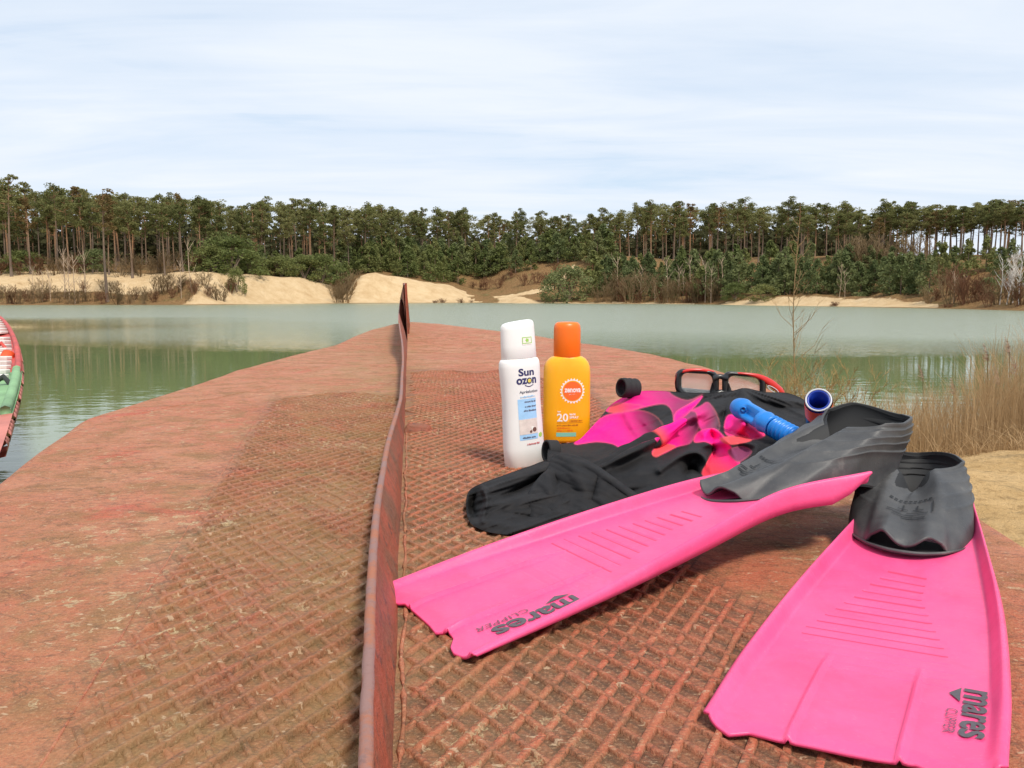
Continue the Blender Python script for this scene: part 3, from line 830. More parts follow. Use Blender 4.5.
    bm = bmesh.new(); bm.from_mesh(pk.data); bmesh.ops.recalc_face_normals(bm, faces=bm.faces[:]); bm.to_mesh(pk.data); bm.free()
    mod_solid(pk, 0.0026, -1); pk.data.materials.append(M['black_in']); pk.modifiers[-1].material_offset = 1
    # smooth dark lining inside the collar
    cols_ = [j for j in range(NR) if LV[j] is not None]
    PV = [LV[i * NR + j] for i in range(NP) for j in cols_]; nc_ = len(cols_)
    PF = gridfaces(NP, nc_) + [((NP - 1) * nc_ + j, (NP - 1) * nc_ + j + 1, j + 1, j) for j in range(nc_ - 1)]
    link('lining', PV, PF, M['black_in'], root)
    # sole / liner
    ctr = loc(PL * .5, 0, -0.003)
    SV = [ctr] + sole; SF = [(0, 1 + i, 1 + (i + 1) % NP) for i in range(NP)]
    lin = link('sole', SV, SF, M['black_in'], root, False)
    mod_solid(lin, 0.003, 0)
    # lip under the toe opening
    k0 = int(NP * 0.19); path = []
    for k in range(-k0, k0 + 1):
        q_ = sole[k % NP]; path.append(q_ - a * 0.0015 + n * 0.0015)
    mb = MB(); mb.tube(path, [0.0018 * (0.4 + 0.6 * math.sin(math.pi * i / (2 * k0))) for i in range(2 * k0 + 1)], 8); mb.build('toe_lip', M['rubber'], root)
    # embossed badge on the instep
    bvh = BVHTree.FromPolygons(V, Fc)
    def badge(V2, Fc2, name):
        P = []
        for (x, y) in V2:
            o = loc(x + .012, y, 0.2); h = bvh.ray_cast(o, -n)
            P.append((h[0] + n * 0.0018) if h[0] else loc(x, y, 0.04))
        return link(name, P, Fc2, M['black_in'], root, False)
    # reading from the heel side: text runs to -b, tops toward the toe... seen from the tip it reads upright
    VV = []; FF = []
    def addf(V2, F2):
        o = len(VV); VV.extend(V2); FF.extend([tuple(i + o for i in f) for f in F2])
    for k in range(9):
        V2, F2 = rect2(-.018 + k * .0042, -.018 + k * .0042 + .0029, .066, .069, 2, 2); addf([(q, p) for p, q in V2], F2)
    for (x0, x1, y0, y1) in ((0.048, 0.0495, -0.010, -0.001), (0.048, 0.0495, 0.003, 0.012), (0.050, 0.058, -0.006, -0.0045), (0.050, 0.058, 0.006, 0.0075), (0.036, 0.0375, -0.014, 0.004), (0.0415, 0.043, -0.019, -0.006), (0.041, 0.0425, -0.002, 0.016), (0.043, 0.062, 0.019, 0.0202), (0.0325, 0.034, -0.006, 0.014)):
        V2, F2 = rect2(y0, y1, x0, x1, 6, 2); addf([(q, p) for p, q in V2], F2)
    badge(VV, FF, 'moulded_badge')
    return root

tipR = [(-1, 0), (-.93, .002), (-.75, .013), (-.62, .007), (-.42, .009), (-.2, .009), (.02, .010), (.2, .010), (.45, .008), (.56, .0125), (.70, .0135), (.84, .006), (1, 0)]
make_fin('pink swim fin lying nearest the camera at right, blade tip toward the viewer',
    [(705, 709, .010), (748, 640, .015), (802, 572, .023), (862, 507, .036), (885, 482, .045)],
    [(1007, 763, .016), (1010, 685, .020), (1003, 603, .025), (986, 538, .036), (972, 494, .046)],
    WZ(904, 550, .026), Vector((0.468, 0.905, 0.018)), tipR)
tipL = [(-1, 0), (-.93, .004), (-.75, .010), (-.55, .004), (-.5, .000), (-.2, .001), (.1, .002), (.28, .004), (.36, -.004), (.5, -.002), (.62, .006), (.72, .008), (.85, .005), (1, 0)]
make_fin('pink swim fin whose heel rests on the other fin, blade pointing left',
    [(386, 584, .010), (500, 540, .028), (610, 503, .048), (700, 477, .061), (781, 463, .070)],
    [(474, 651, .010), (596, 591, .026), (700, 534, .048), (782, 490, .070), (870, 471, .083)],
    (0.196, 0.787, 0.049), (0.428, 0.862, 0.076), tipL, roll=0.12, sag=-0.9, wide=1.045, toff=-0.026, heel=0.020, notch=0.62, goff=-0.010, tl=0.86)

# ------------------------------------------------------------------ bottles
def loft(secs, n=56):
    V = []
    for (z, hw, hd, ex, cx) in secs:
        for k in range(n):
            a = 2 * math.pi * k / n; c, s = math.cos(a), math.sin(a)
            V.append(Vector((cx + hw * math.copysign(abs(c) ** ex, c), hd * math.copysign(abs(s) ** ex, s), z)))
    Fc = gridfaces(len(secs), n, True)
    Fc.append(tuple(reversed(range(n)))); Fc.append(tuple((len(secs) - 1) * n + k for k in range(n)))
    return V, Fc
def stamp(V2, Fc, bvh, mat, name, parent, off=0.0004):
    P = []
    for (x, z) in V2:
        h = bvh.ray_cast(Vector((x, -1, z)), Vector((0, 1, 0)))
        P.append(h[0] + Vector((0, -off, 0)) if h[0] else Vector((x, 0, z)))
    return link(name, P, Fc, mat, parent, False)
def white_bottle():
    p = WZ(525, 468, 0)
    root = empty('lotion_bottle', (p.x, p.y + 0.012, 0), R(34))
    root.rotation_euler = (Matrix.Rotation(R(-3.2), 3, 'Y') @ Matrix.Rotation(R(32), 3, 'Z')).to_euler(); root.scale = (1.06, 1.06, 1.0)
    tag(root, 'tall white after-sun lotion bottle standing left of the orange bottle', 'bottle')
    S = [(0.0, .022, .0125, .8, 0), (.001, .0265, .016, .8, 0), (.004, .0295, .018, .8, 0), (.03, .0305, .0185, .8, 0), (.07, .0292, .018, .8, 0), (.10, .0285, .0175, .8, 0), (.13, .0298, .0178, .8, 0),
         (.148, .0305, .0178, .8, 0), (.156, .0298, .0172, .8, 0), (.160, .028, .016, .82, 0), (.1615, .0245, .0145, .85, 0)]
    V, Fc = loft(S); body = link('body', V, Fc, M['white_plastic'], root)
    bvh = BVHTree.FromPolygons(V, Fc)
    C = [(.1610, .0255, .0152, .85, 0), (.1622, .0263, .0158, .85, 0), (.18, .0257, .0155, .85, 0), (.205, .0250, .0150, .85, 0), (.2105, .0243, .0145, .85, 0), (.2135, .0225, .0130, .87, 0), (.2150, .018, .0095, .9, 0), (.2155, .008, .004, 1, 0)]
    V, Fc = loft(C)
    V = [Vector((v.x, v.y, v.z + (0.10 * v.x if v.z > .2 else 0))) for v in V]
    cap = link('cap', V, Fc, M['cap_white'], root); bvc = BVHTree.FromPolygons(V, Fc)
    def T(s, x0, x1, z0, z1, m, em=0.02, name='lettering'):
        V2, F2 = textflat(s, 1, em); stamp(fit(V2, x0, x1, z0, z1), F2, bvh, m, name, body)
    T('Sun', -.013, .012, .1365, .1475, M['navy'], .03)
    T('ozon', -.0165, .0155, .1245, .1335, M['navy'], .035)
    V2, F2 = disc2(.0035, .1290, .0028); stamp(V2, F2, bvh, M['gold'], 'printed_dot', body, .0007)
    V2 = [(-.004 + .014 * i / 10, .1225 - .0025 * math.sin(i / 10 * math.pi) + (.0012 if k else 0)) for i in range(11) for k in (0, 1)]
    stamp(V2, [(2 * i, 2 * i + 2, 2 * i + 3, 2 * i + 1) for i in range(10)], bvh, M['navy'], 'printed_swoosh', body)
    def B(x0, x1, z0, z1, m, seed=1):
        rb = random.Random(seed); x = x0
        while x < x1:
            w = rb.uniform(.0006, .0014); V2, F2 = rect2(x, min(x1, x + w), z0 + rb.choice((0, 0, .0003)), z1 - rb.choice((0, .0005, .0008)), 1, 1); stamp(V2, F2, bvh, m, 'fine_print', body, .0007); x += w + rb.choice((.0004, .0004, .0004, .0012))
    T('Apr\u00e8slotion', -.013, .017, .1100, .1155, M['greytext'], .015)
    V2, F2 = rect2(-.016, .013, .043, .103, 10, 16); stamp(V2, F2, bvh, M['skyblue'], 'blue_label', body, .0003)
    V2, F2 = rect2(-.016, .013, .051, .0735, 10, 8); stamp(V2, F2, bvh, M['beach'], 'beach_picture', body, .0005)
    V2, F2 = disc2(.0075, .057, .0033); stamp(V2, F2, bvh, M['shell'], 'printed_shell', body, .0008)
    V2, F2 = disc2(.0015, .0545, .0020); stamp(V2, F2, bvh, M['shell'], 'printed_shell', body, .0008)
    V2, F2 = disc2(.0045, .0595, .0026); stamp(V2, F2, bvh, M['white_ink'], 'printed_shell', body, .0007)
    B(-.012, .012, .1050, .1078, M['skyblue'], 12)
    B(-.006, .012, .0975, .1000, M['greytext'], 10)
    B(-.006, .012, .0905, .0930, M['greytext'], 12)
    B(-.008, .012, .0845, .0870, M['greytext'], 9)
    B(-.012, .009, .0450, .0478, M['greytext'], 13)
    B(-.006, .016, .0350, .0378, M['redtext'], 16)
    V2, F2 = disc2(.0185, .0475, .0035, 12, 3, .1); stamp(V2, F2, bvh, M['lime'], 'printed_leaf', body)
    V2, F2 = rect2(-.003, .013, .181, .192, 6, 4)
    o = stamp(V2, F2, bvc, M['white_ink'], 'cap_badge', cap)
    for (x0, x1, z0, z1) in ((-.003, .013, .1912, .1922), (-.003, .013, .1828, .1838), (-.003, -.002, .1838, .1912), (.012, .013, .1838, .1912)):
        V2, F2 = rect2(x0, x1, z0, z1, 5, 2); stamp(V2, F2, bvc, M['lime'], 'badge_border', cap, .0006)
    V2, F2 = disc2(.005, .1875, .0028, 10, 3, .2); stamp(V2, F2, bvc, M['lime'], 'badge_leaf', cap, .0006)
white_bottle()
def orange_bottle():
    root = empty('sun_spray_bottle', (W(567, 440, 1.36).x, 1.375, 0), R(6))
    tag(root, 'orange-yellow sun spray bottle with bright orange cap, standing right of the white bottle', 'bottle')
    S = [(0, .034, .018, .82, 0), (.002, .0385, .0215, .82, 0), (.006, .0405, .0235, .82, 0), (.04, .0408, .0238, .82, 0), (.10, .0405, .0236, .82, 0), (.122, .0403, .0235, .82, 0), (.132, .0392, .0230, .84, 0),
         (.139, .0365, .0222, .87, 0), (.1445, .0320, .0212, .92, 0), (.148, .0265, .0202, .97, 0), (.150, .0205, .0185, 1, 0)]
    V, Fc = loft(S); body = link('body', V, Fc, M['yellow'], root); bvh = BVHTree.FromPolygons(V, Fc)
    C = [(.1475, .0225, .0205, 1, 0), (.149, .0232, .0212, 1, 0), (.18, .0232, .0212, 1, 0), (.196, .0230, .0210, 1, 0), (.202, .0220, .0200, 1, 0), (.2055, .0198, .018, 1, 0), (.2072, .0165, .015, 1, 0), (.2078, .008, .007, 1, 0)]
    V, Fc = loft(C); link('cap', V, Fc, M['orange'], root)
    def T(s, x0, x1, z0, z1, m, em=0.02, off=.0005):
        V2, F2 = textflat(s, 1, em); stamp(fit(V2, x0, x1, z0, z1), F2, bvh, m, 'lettering', body, off)
    def B(x0, x1, z0, z1, m, seed=1):
        rb = random.Random(seed); x = x0
        while x < x1:
            w = rb.uniform(.0006, .0014); V2, F2 = rect2(x, min(x1, x + w), z0 + rb.choice((0, 0, .0003)), z1 - rb.choice((0, .0005, .0008)), 1, 1); stamp(V2, F2, bvh, m, 'fine_print', body, .0007); x += w + rb.choice((.0004, .0004, .0004, .0012))
    cx, cz = .006, .091
    V2, F2 = disc2(cx, cz, .0205, 48, 4, .09); stamp(V2, F2, bvh, M['white_ink'], 'sun_rays', body, .0003)
    V2, F2 = disc2(cx, cz, .0178, 48, 4); stamp(V2, F2, bvh, M['yellow'], 'sun_ring', body, .0005)
    V2, F2 = disc2(cx, cz, .0163, 40, 4); stamp(V2, F2, bvh, M['orange_ink'], 'sun_disc', body, .0007)
    T('zenova', cx - .0142, cx + .0142, cz - .0025, cz + .0045, M['white_ink'], .03, .001)
    B(cx - .006, cx + .006, cz - .0065, cz - .0048, M['white_ink'], 7)
    T('20', -.0205, -.0015, .0385, .0525, M['white_ink'], .02)
    B(-.0195, -.0135, .0545, .0570, M['white_ink'], 3)
    B(.001, .011, .0490, .0528, M['white_ink'], 3)
    T('SPRAY', .001, .017, .0435, .0475, M['white_ink'], .03)
    for z, w in ((.0360, .045),): 
        V2, F2 = rect2(-.0205, .0245, z, z + .0006, 12, 1); stamp(V2, F2, bvh, M['brown_ink'], 'printed_line', body)
    B(.001, .0235, .0385, .0412, M['brown_ink'], 11)
    B(-.0205, .016, .0310, .0335, M['brown_ink'], 29)
    B(-.0205, .002, .0265, .0290, M['orange_ink'], 14)
    B(-.0205, .007, .0220, .0245, M['orange_ink'], 15)
    V2, F2 = rect2(-.0215, .0125, .0125, .0195, 10, 3); stamp(V2, F2, bvh, M['teal'], 'teal_strip', body)
orange_bottle()

# ------------------------------------------------------------------ wetsuit heap
BLK = (0.014, 0.0135, 0.0145); PINK = (0.90, 0.004, 0.25); COR = (0.80, 0.07, 0.085); PUR = (0.20, 0.035, 0.095); GRY = (0.065, 0.045, 0.055)
def pdist(p, a, b):
    ab = b - a; t = max(0, min(1, (p - a).dot(ab) / max(1e-9, ab.length_squared))); return (p - (a + ab * t)).length, t
def poly_sd(p, poly):
    d = 1e9; c = False; j = len(poly) - 1
    for i in range(len(poly)):
        a, b = poly[i], poly[j]
        dd, _ = pdist(p, a, b); d = min(d, dd)
        if (a.y > p.y) != (b.y > p.y) and p.x < (b.x - a.x) * (p.y - a.y) / (b.y - a.y) + a.x: c = not c
        j = i
    return d if c else -d
def smoothpoly(P, k=4, closed=True):
    n = len(P); out = []
    for i in range(n):
        p0, p1, p2, p3 = P[i - 1], P[i], P[(i + 1) % n], P[(i + 2) % n]
        for q in range(k):
            f = q / k
            out.append(0.5 * ((2 * p1) + (p2 - p0) * f + (2 * p0 - 5 * p1 + 4 * p2 - p3) * f * f + (3 * p1 - p0 - 3 * p2 + p3) * f ** 3))
    return out
def np_dist(Q, a, b):
    ab = b - a; t = np.clip(((Q - a) @ ab) / max(1e-9, ab @ ab), 0, 1)
    return np.linalg.norm(Q - (a + t[:, None] * ab), axis=1), t
def np_sd(Q, poly):
    d = np.full(len(Q), 1e9); c = np.zeros(len(Q), bool); n = len(poly)
    for i in range(n):
        a, b = poly[i], poly[i - 1]
        d = np.minimum(d, np_dist(Q, a, b)[0])
        if a[1] != b[1]:
            c ^= ((a[1] > Q[:, 1]) != (b[1] > Q[:, 1])) & (Q[:, 0] < (b[0] - a[0]) * (Q[:, 1] - a[1]) / (b[1] - a[1]) + a[0])
    return np.where(c, d, -d)
def tps(CP, Dv, Q, lam=40.0):
    def U(r2): return 0.5 * r2 * np.log(r2 + 1e-9)
    n = len(CP); K = U(((CP[:, None] - CP[None]) ** 2).sum(-1)) + lam * np.eye(n)
    Pm = np.hstack([np.ones((n, 1)), CP]); A = np.zeros((n + 3, n + 3)); A[:n, :n] = K; A[:n, n:] = Pm; A[n:, :n] = Pm.T
    w = np.linalg.solve(A, np.concatenate([Dv, np.zeros(3)]))
    return U(((Q[:, None] - CP[None]) ** 2).sum(-1)) @ w[:n] + np.hstack([np.ones((len(Q), 1)), Q]) @ w[n:]
def patch(name, poly, ctrl, folds, colors, parent, crease=None, step=1.2, edge=(0.012, 5.0), base=BLK, skirt=True, th=0.002, nz=0.0012):
    P = smoothpoly([Vector(p) for p in poly], 5)
    nb = len(P); Pn = np.array([tuple(p) for p in P])
    x0, y0 = Pn.min(0); x1, y1 = Pn.max(0)
    G = []; y = y0; row = 0
    while y < y1:
        x = x0 + (step / 2 if row % 2 else 0)
        while x < x1: G.append((x, y)); x += step
        y += step * 0.87; row += 1
    G = np.array(G); G = G[np_sd(G, Pn) > step * 0.6]
    co = list(P) + [Vector((float(a), float(b))) for a, b in G]
    ov, oe, of, *_ = delaunay_2d_cdt(co, [(i, (i + 1) % nb) for i in range(nb)], [], 1, 1e-4)
    Q = np.array([tuple(v) for v in ov])
    C = np.array([(c[0], c[1]) for c in ctrl], float) / 100; D = tps(C, np.array([c[2] for c in ctrl]), Q / 100, 0.002)
    d = np.maximum(0, np_sd(Q, Pn)); d[:nb] = 0
    amt = np.zeros(len(Q))
    for (pl, A, w) in folds:
        pl = smoothopen([Vector(p) for p in pl]); pl = np.array([tuple(p) for p in pl])
        best = np.full(len(Q), 1e9); bt = np.zeros(len(Q)); n = len(pl) - 1
        for i in range(n):
            dd, t = np_dist(Q, pl[i], pl[i + 1]); m = dd < best
            best[m] = dd[m]; bt[m] = (i + t[m]) / n
        prof = np.exp(-(best / w) ** 2) if A > 0 else np.exp(-np.abs(best) / (w * .75))
        amt += (2.3 if skirt else 1.6) * A * prof * (0.35 + 0.65 * np.sin(math.pi * np.clip(bt, 0.02, .98)))
    amt += np.array([nz * noise.noise(Vector((v[0] * .05, v[1] * .09, 3))) + nz * 0.6 * noise.noise(Vector((v[0] * .14, v[1] * .2, 7))) for v in Q])
    if crease:
        for i in range(len(Q)):
            kind, p1, p2, kk, A = crease
            x, y = Q[i]
            if kind == 'radial':
                dx, dy = x - p1, (y - p2) * 2.2; rr_ = math.hypot(dx, dy); th_ = math.atan2(dy, dx)
                cu_, cv_ = th_ * kk, rr_ * 0.012
                env = min(1, rr_ / 25)
            else:
                cu_ = (-x * math.sin(p1) + y * math.cos(p1)) * kk; cv_ = (x * math.cos(p1) + y * math.sin(p1)) * p2; env = 1
            n1 = noise.noise(Vector((cu_, cv_, 1.7))); n2 = noise.noise(Vector((cu_ * 2.1, cv_ * 2, 9.1)))
            amt[i] += A * env * ((1 - abs(n1) * 2.2) * 0.7 + (1 - abs(n2) * 2.2) * 0.3)
    amt -= edge[0] * np.exp(-d / edge[1])
    cols = np.tile(np.array(base), (len(Q), 1))
    for (pl, fn) in colors:
        pp = np.array([tuple(q) for q in smoothpoly([Vector(q) for q in pl], 4)])
        sdv = np_sd(Q, pp); m = np.clip((sdv + .5) / 1.0, 0, 1)
        for i in np.nonzero(m > 0)[0]:
            v = Vector(Q[i]); cc = Vector(fn(v) if callable(fn) else fn)
            if -.5 < sdv[i] < 1.5 and cc.length > .01: cc = cc.lerp(Vector((0.85, 0.20, 0.20)), 0.30 * (1 - abs(sdv[i]) / 1.5))
            cols[i] = cols[i] * (1 - m[i]) + np.array(cc) * m[i]
    cam_ = Vector((0, 0, CAMH)); V = []
    for i in range(len(Q)):
        w = W(float(Q[i][0]), float(Q[i][1]), float(D[i])); V.append(w + (cam_ - w).normalized() * float(amt[i]))
    cols = [tuple(c) for c in cols.tolist()]
    Fc = [tuple(f) for f in of]
    if skirt:
        base_i = len(V)
        for i in range(nb):
            p = V[i]; back = Vector((p.x * 1.02, p.y + 0.02, 0.003))
            V.append(p.lerp(back, 0.5) + Vector((0, 0.004, 0))); cols.append(cols[i])
        for i in range(nb):
            p = V[i]; V.append(Vector((p.x * 1.01, p.y + 0.015, 0.003))); cols.append(cols[i])
        for i in range(nb):
            j = (i + 1) % nb
            Fc.append((i, j, base_i + j, base_i + i)); Fc.append((base_i + i, base_i + j, base_i + nb + j, base_i + nb + i))
    o = link(name, V, Fc, M['neo'], parent, True, cols)
    if not skirt: mod_solid(o, th, -1)
    return o
def smoothopen(P, k=5):
    out = []; n = len(P) - 1
    for i in range(n * k + 1): out.append(catmull(P, i / (n * k)))
    return out
def wetsuit():
    root = empty('wetsuit', (W(640, 440, 1.1).x, 1.1, 0)); tag(root, 'crumpled black and hot pink shorty wetsuit heaped between the bottles and the fins', 'wetsuit')
    root.location = (0, 0, 0)
    g = lambda a, b, c0, c1: (lambda v: Vector(c0).lerp(Vector(c1), sstep(0, 1, (v - Vector(a)).dot(Vector(b) - Vector(a)) / (Vector(b) - Vector(a)).length_squared)))
    body = [(549, 446), (560, 444), (577, 441), (589, 430), (603, 414), (612, 404), (626, 396), (643, 391), (664, 391), (700, 393), (730, 391), (745, 388), (765, 392), (788, 393), (806, 401), (815, 412), (818, 440),
            (800, 462), (750, 478), (700, 494), (650, 512), (600, 524), (570, 520), (556, 500), (548, 470)]
    ctrl = [(549, 446, 1.12), (577, 441, 1.22), (603, 414, 1.40), (643, 389, 1.46), (700, 388, 1.42), (745, 384, 1.36), (806, 401, 1.24), (818, 430, 1.08), (750, 472, .93), (700, 488, .90), (650, 505, .885), (600, 518, .87), (560, 505, .92), (550, 470, 1.03),
            (620, 440, 1.14), (620, 470, 1.02), (660, 420, 1.23), (660, 455, 1.06), (700, 410, 1.24), (700, 445, 1.08), (742, 405, 1.22), (742, 440, 1.06), (780, 420, 1.14), (790, 405, 1.22), (585, 470, 1.03), (640, 485, .95), (690, 470, .97)]
    folds = [
        ([(742, 389), (712, 404), (690, 416), (664, 434), (630, 452), (600, 465), (566, 482)], 0.026, 6.5),
        ([(738, 398), (706, 412), (680, 428), (655, 448)], -0.0, 3),
        ([(735, 396), (700, 402), (676, 420), (668, 424)], -0.015, 3.5),
        ([(740, 390), (700, 393), (660, 396), (625, 404)], 0.010, 5),
        ([(665, 404), (640, 407), (612, 418), (585, 436)], 0.014, 6),
        ([(672, 414), (650, 424), (625, 432)], -0.010, 4),
        ([(624, 412), (632, 426), (640, 438)], 0.010, 4),
        ([(640, 418), (652, 430), (655, 436)], 0.007, 3),
        ([(612, 444), (590, 452), (560, 460)], 0.006, 6),
        ([(742, 388), (740, 402), (716, 412), (700, 420), (704, 436)], 0.013, 5),
        ([(744, 390), (748, 410), (742, 426), (728, 440)], 0.014, 5),
        ([(726, 404), (722, 420), (716, 432)], -0.012, 4),
        ([(706, 434), (712, 428), (722, 434), (730, 446), (738, 462)], 0.018, 5),
        ([(712, 440), (714, 452), (708, 466)], -0.016, 4.5),
        ([(724, 428), (738, 434), (752, 438), (764, 436)], -0.014, 4),
        ([(724, 444), (742, 442), (756, 446), (752, 458)], 0.014, 4.5),
        ([(734, 416), (746, 424), (762, 430)], 0.014, 5),
        ([(745, 386), (768, 396), (790, 402), (812, 406)], 0.010, 6),
        ([(758, 400), (776, 406), (800, 408)], -0.012, 5),
        ([(690, 446), (712, 444), (728, 440)], 0.012, 4),
        ([(660, 470), (676, 458), (692, 452), (704, 456), (712, 470)], 0.020, 4.5),
        ([(684, 474), (692, 468), (700, 474)], -0.030, 6),
        ([(620, 476), (650, 468), (670, 462)], 0.008, 8),
        ([(575, 500), (610, 496), (650, 486)], -0.010, 5),
    ]
    colors = [
        ([(606, 411), (611, 403), (626, 394), (643, 386), (663, 386), (673, 395), (688, 400), (703, 394), (690, 404), (677, 417), (674, 424), (672, 412), (666, 405), (655, 405), (634, 410), (620, 413)], g((612, 405), (700, 392), PINK, PUR)),
        ([(608, 411), (616, 403), (634, 404), (644, 406), (630, 411), (616, 413)], g((612, 408), (636, 402), COR, (0.9, 0.02, 0.2))),
        ([(574, 444), (588, 429), (604, 416), (622, 412), (640, 410), (656, 416), (664, 428), (656, 437), (640, 443), (624, 449), (612, 444), (596, 442)], g((612, 434), (662, 414), PINK, BLK)),
        ([(655, 437), (668, 430), (677, 424), (690, 411), (696, 412), (700, 424), (694, 438), (689, 444), (677, 447), (665, 453), (656, 456), (652, 452), (658, 444)], g((664, 436), (698, 426), PINK, PUR)),
        ([(652, 453), (660, 444), (676, 446), (664, 453), (656, 457)], COR),
        ([(674, 422), (676, 412), (692, 402), (703, 396), (692, 410), (680, 420)], PINK),
        ([(690, 411), (700, 406), (708, 402), (716, 412), (720, 424), (718, 431), (704, 432), (698, 424), (696, 413)], g((694, 410), (722, 410), (0.7, .02, .22), GRY)),
        ([(724, 428), (728, 415), (742, 417), (757, 425), (765, 436), (748, 440), (738, 436), (728, 436)], g((745, 440), (728, 416), (0.85, 0.03, .17), PINK)),
        ([(694, 442), (698, 432), (712, 428), (722, 434), (731, 447), (740, 462), (736, 474), (703, 476), (708, 460), (714, 448), (706, 442)], g((722, 440), (708, 468), PINK, (0.82, 0.03, 0.06))),
        ([(720, 438), (740, 436), (752, 440), (738, 444), (726, 444)], COR),
        ([(728, 450), (742, 446), (752, 452), (740, 462), (732, 458)], PUR),
    ]
    patch('torso', body, ctrl, folds, colors, root, crease=('radial', 742, 388, 3.2, 0.020))
    # trouser leg with its cuff opening toward the left
    patch('trouser_leg', [(466, 503), (469, 491), (480, 484), (504, 475), (530, 466), (546, 461), (560, 468), (575, 490), (570, 515), (545, 528), (520, 534), (500, 534), (482, 530), (469, 521)],
          [(466, 505, .905), (480, 484, .945), (530, 466, 1.02), (550, 465, 1.01), (575, 500, .90), (545, 526, .83), (500, 533, .813), (470, 520, .855), (510, 505, .90), (490, 508, .885), (540, 492, .93)],
          [([(476, 493), (472, 506), (475, 516)], -0.020, 5.5), ([(482, 486), (487, 500), (482, 520)], 0.008, 2.6), ([(467, 496), (466, 508), (469, 520)], 0.008, 2.2), ([(503, 496), (520, 488), (540, 478), (548, 474)], -0.018, 4.0), ([(490, 506), (520, 500), (555, 494)], 0.008, 6), ([(484, 490), (510, 480), (540, 470)], 0.006, 5),
           ([(486, 522), (515, 526), (540, 522)], 0.004, 4), ([(505, 512), (530, 516), (550, 510)], -0.006, 4)],
          [([(470, 491), (479, 488), (484, 494), (482, 506), (477, 517), (470, 515), (468, 503)], (0.002, 0.002, 0.002))], root, crease=('dir', -0.30, 0.012, 0.11, 0.012), edge=(0.012, 4.0))  # darkness inside the cuff opening painted as a near-black patch
    # flap folded over the leg
    patch('folded_flap', [(552, 459), (558, 455), (570, 455), (584, 460), (600, 469), (618, 482), (634, 493), (648, 502), (640, 512), (600, 526), (560, 530), (534, 520), (527, 508), (530, 492), (540, 478), (548, 470)],
          [(547, 462, 1.0), (568, 455, 1.01), (600, 470, .955), (632, 494, .905), (640, 506, .885), (600, 520, .86), (545, 515, .87), (530, 490, .93), (575, 490, .925)],
          [([(566, 458), (580, 480), (584, 505)], 0.007, 7), ([(598, 478), (592, 500)], -0.010, 5), ([(545, 470), (552, 500)], 0.006, 5), ([(562, 458), (590, 468), (620, 488), (634, 500)], 0.004, 2.2), ([(555, 474), (562, 500)], -0.006, 3)],
          [], root, crease=('dir', 0.35, 0.02, 0.07, 0.012), edge=(0.006, 3.0), skirt=False)
    # rolled sleeve lying diagonally
    sp = [W(556, 486, .975), W(592, 471, 1.0), W(625, 454, 1.04), W(655, 439, 1.075), W(684, 421, 1.12)]
    V = []; cols = []; m = 40; n = 22
    for i in range(m):
        t = i / (m - 1); p = catmull(sp, t) ; tg = (catmull(sp, min(1, t + .03)) - catmull(sp, max(0, t - .03))).normalized()
        l1 = tg.cross(Vector((0, 0, 1))).normalized(); l2 = l1.cross(tg)
        r = lerp(0.0065, 0.0095, sstep(0, .5, t)) * (1 - .55 * sstep(.75, 1, t))
        for k in range(n):
            a = 2 * math.pi * k / n
            rr = r * (1 + 0.14 * math.sin(2 * a + 5 * t)) + 0.0032 * noise.noise(Vector((t * 9, 1.3 * math.cos(a), 1.3 * math.sin(a))))
            V.append(p + l1 * (rr * 1.2 * math.cos(a)) + l2 * (rr * math.sin(a)))
            cols.append(BLK if t < 0.74 else tuple(Vector(BLK).lerp(Vector(COR).lerp(Vector(PINK), sstep(.76, .86, t)), sstep(.745, .765, t))))
    link('rolled_sleeve', V, gridfaces(m, n, True), M['neo'], root, True, cols)
    # the folded other leg under the back of the heap, which carries the mask
    mb = MB(); pts_ = [Vector((x_, y_, .034)) for x_, y_ in ((.25, 1.42), (.30, 1.435), (.36, 1.43), (.43, 1.41), (.48, 1.37))]
    pth = [catmull(pts_, i / 30) for i in range(31)]
    V, Fc = tube(pth, [.030 * (0.55 + .45 * math.sin(math.pi * min(1, (i + 3) / 34)) ** .4) for i in range(31)], 20)
    V = [v + Vector((0, .012 * noise.noise(v * 14), .006 * noise.noise(v * 22))) for v in V]
    link('folded_leg', V, Fc, M['neo'], root, True, [BLK] * len(V))
    # little round cuff beside the bottles and the ribbed cuff behind
    def ring_cuff(c, ax, r, ln, sq, ribs):
        V = []; n = 36; m = 15; ax = ax.normalized(); l1 = ax.cross(Vector((0, 0, 1))).normalized(); l2 = l1.cross(ax)
        for i in range(m):
            t = i / (m - 1)
            for k in range(n):
                a = 2 * math.pi * k / n; rr = r * (1 + ribs * math.sin(t * 6 * math.pi))
                V.append(c + ax * (ln * (t - .5)) + l1 * (rr * math.cos(a)) + l2 * (rr * sq * math.sin(a)))
        return V, gridfaces(m, n, True)
    V, Fc = ring_cuff(W(628, 388, 1.42), Vector((-0.85, -0.45, 0.1)), 0.0140, 0.032, 1.0, 0.06)
    o = link('ribbed_cuff', V, Fc, M['neo_black'], root); mod_solid(o, 0.0035, -1)
    V, Fc = ring_cuff(W(551, 451, 1.11), Vector((-0.9, -0.4, 0.1)), 0.0115, 0.016, 1.1, 0.0)
    o = link('sleeve_end', V, Fc, M['neo_black'], root); mod_solid(o, 0.003, -1)
wetsuit()

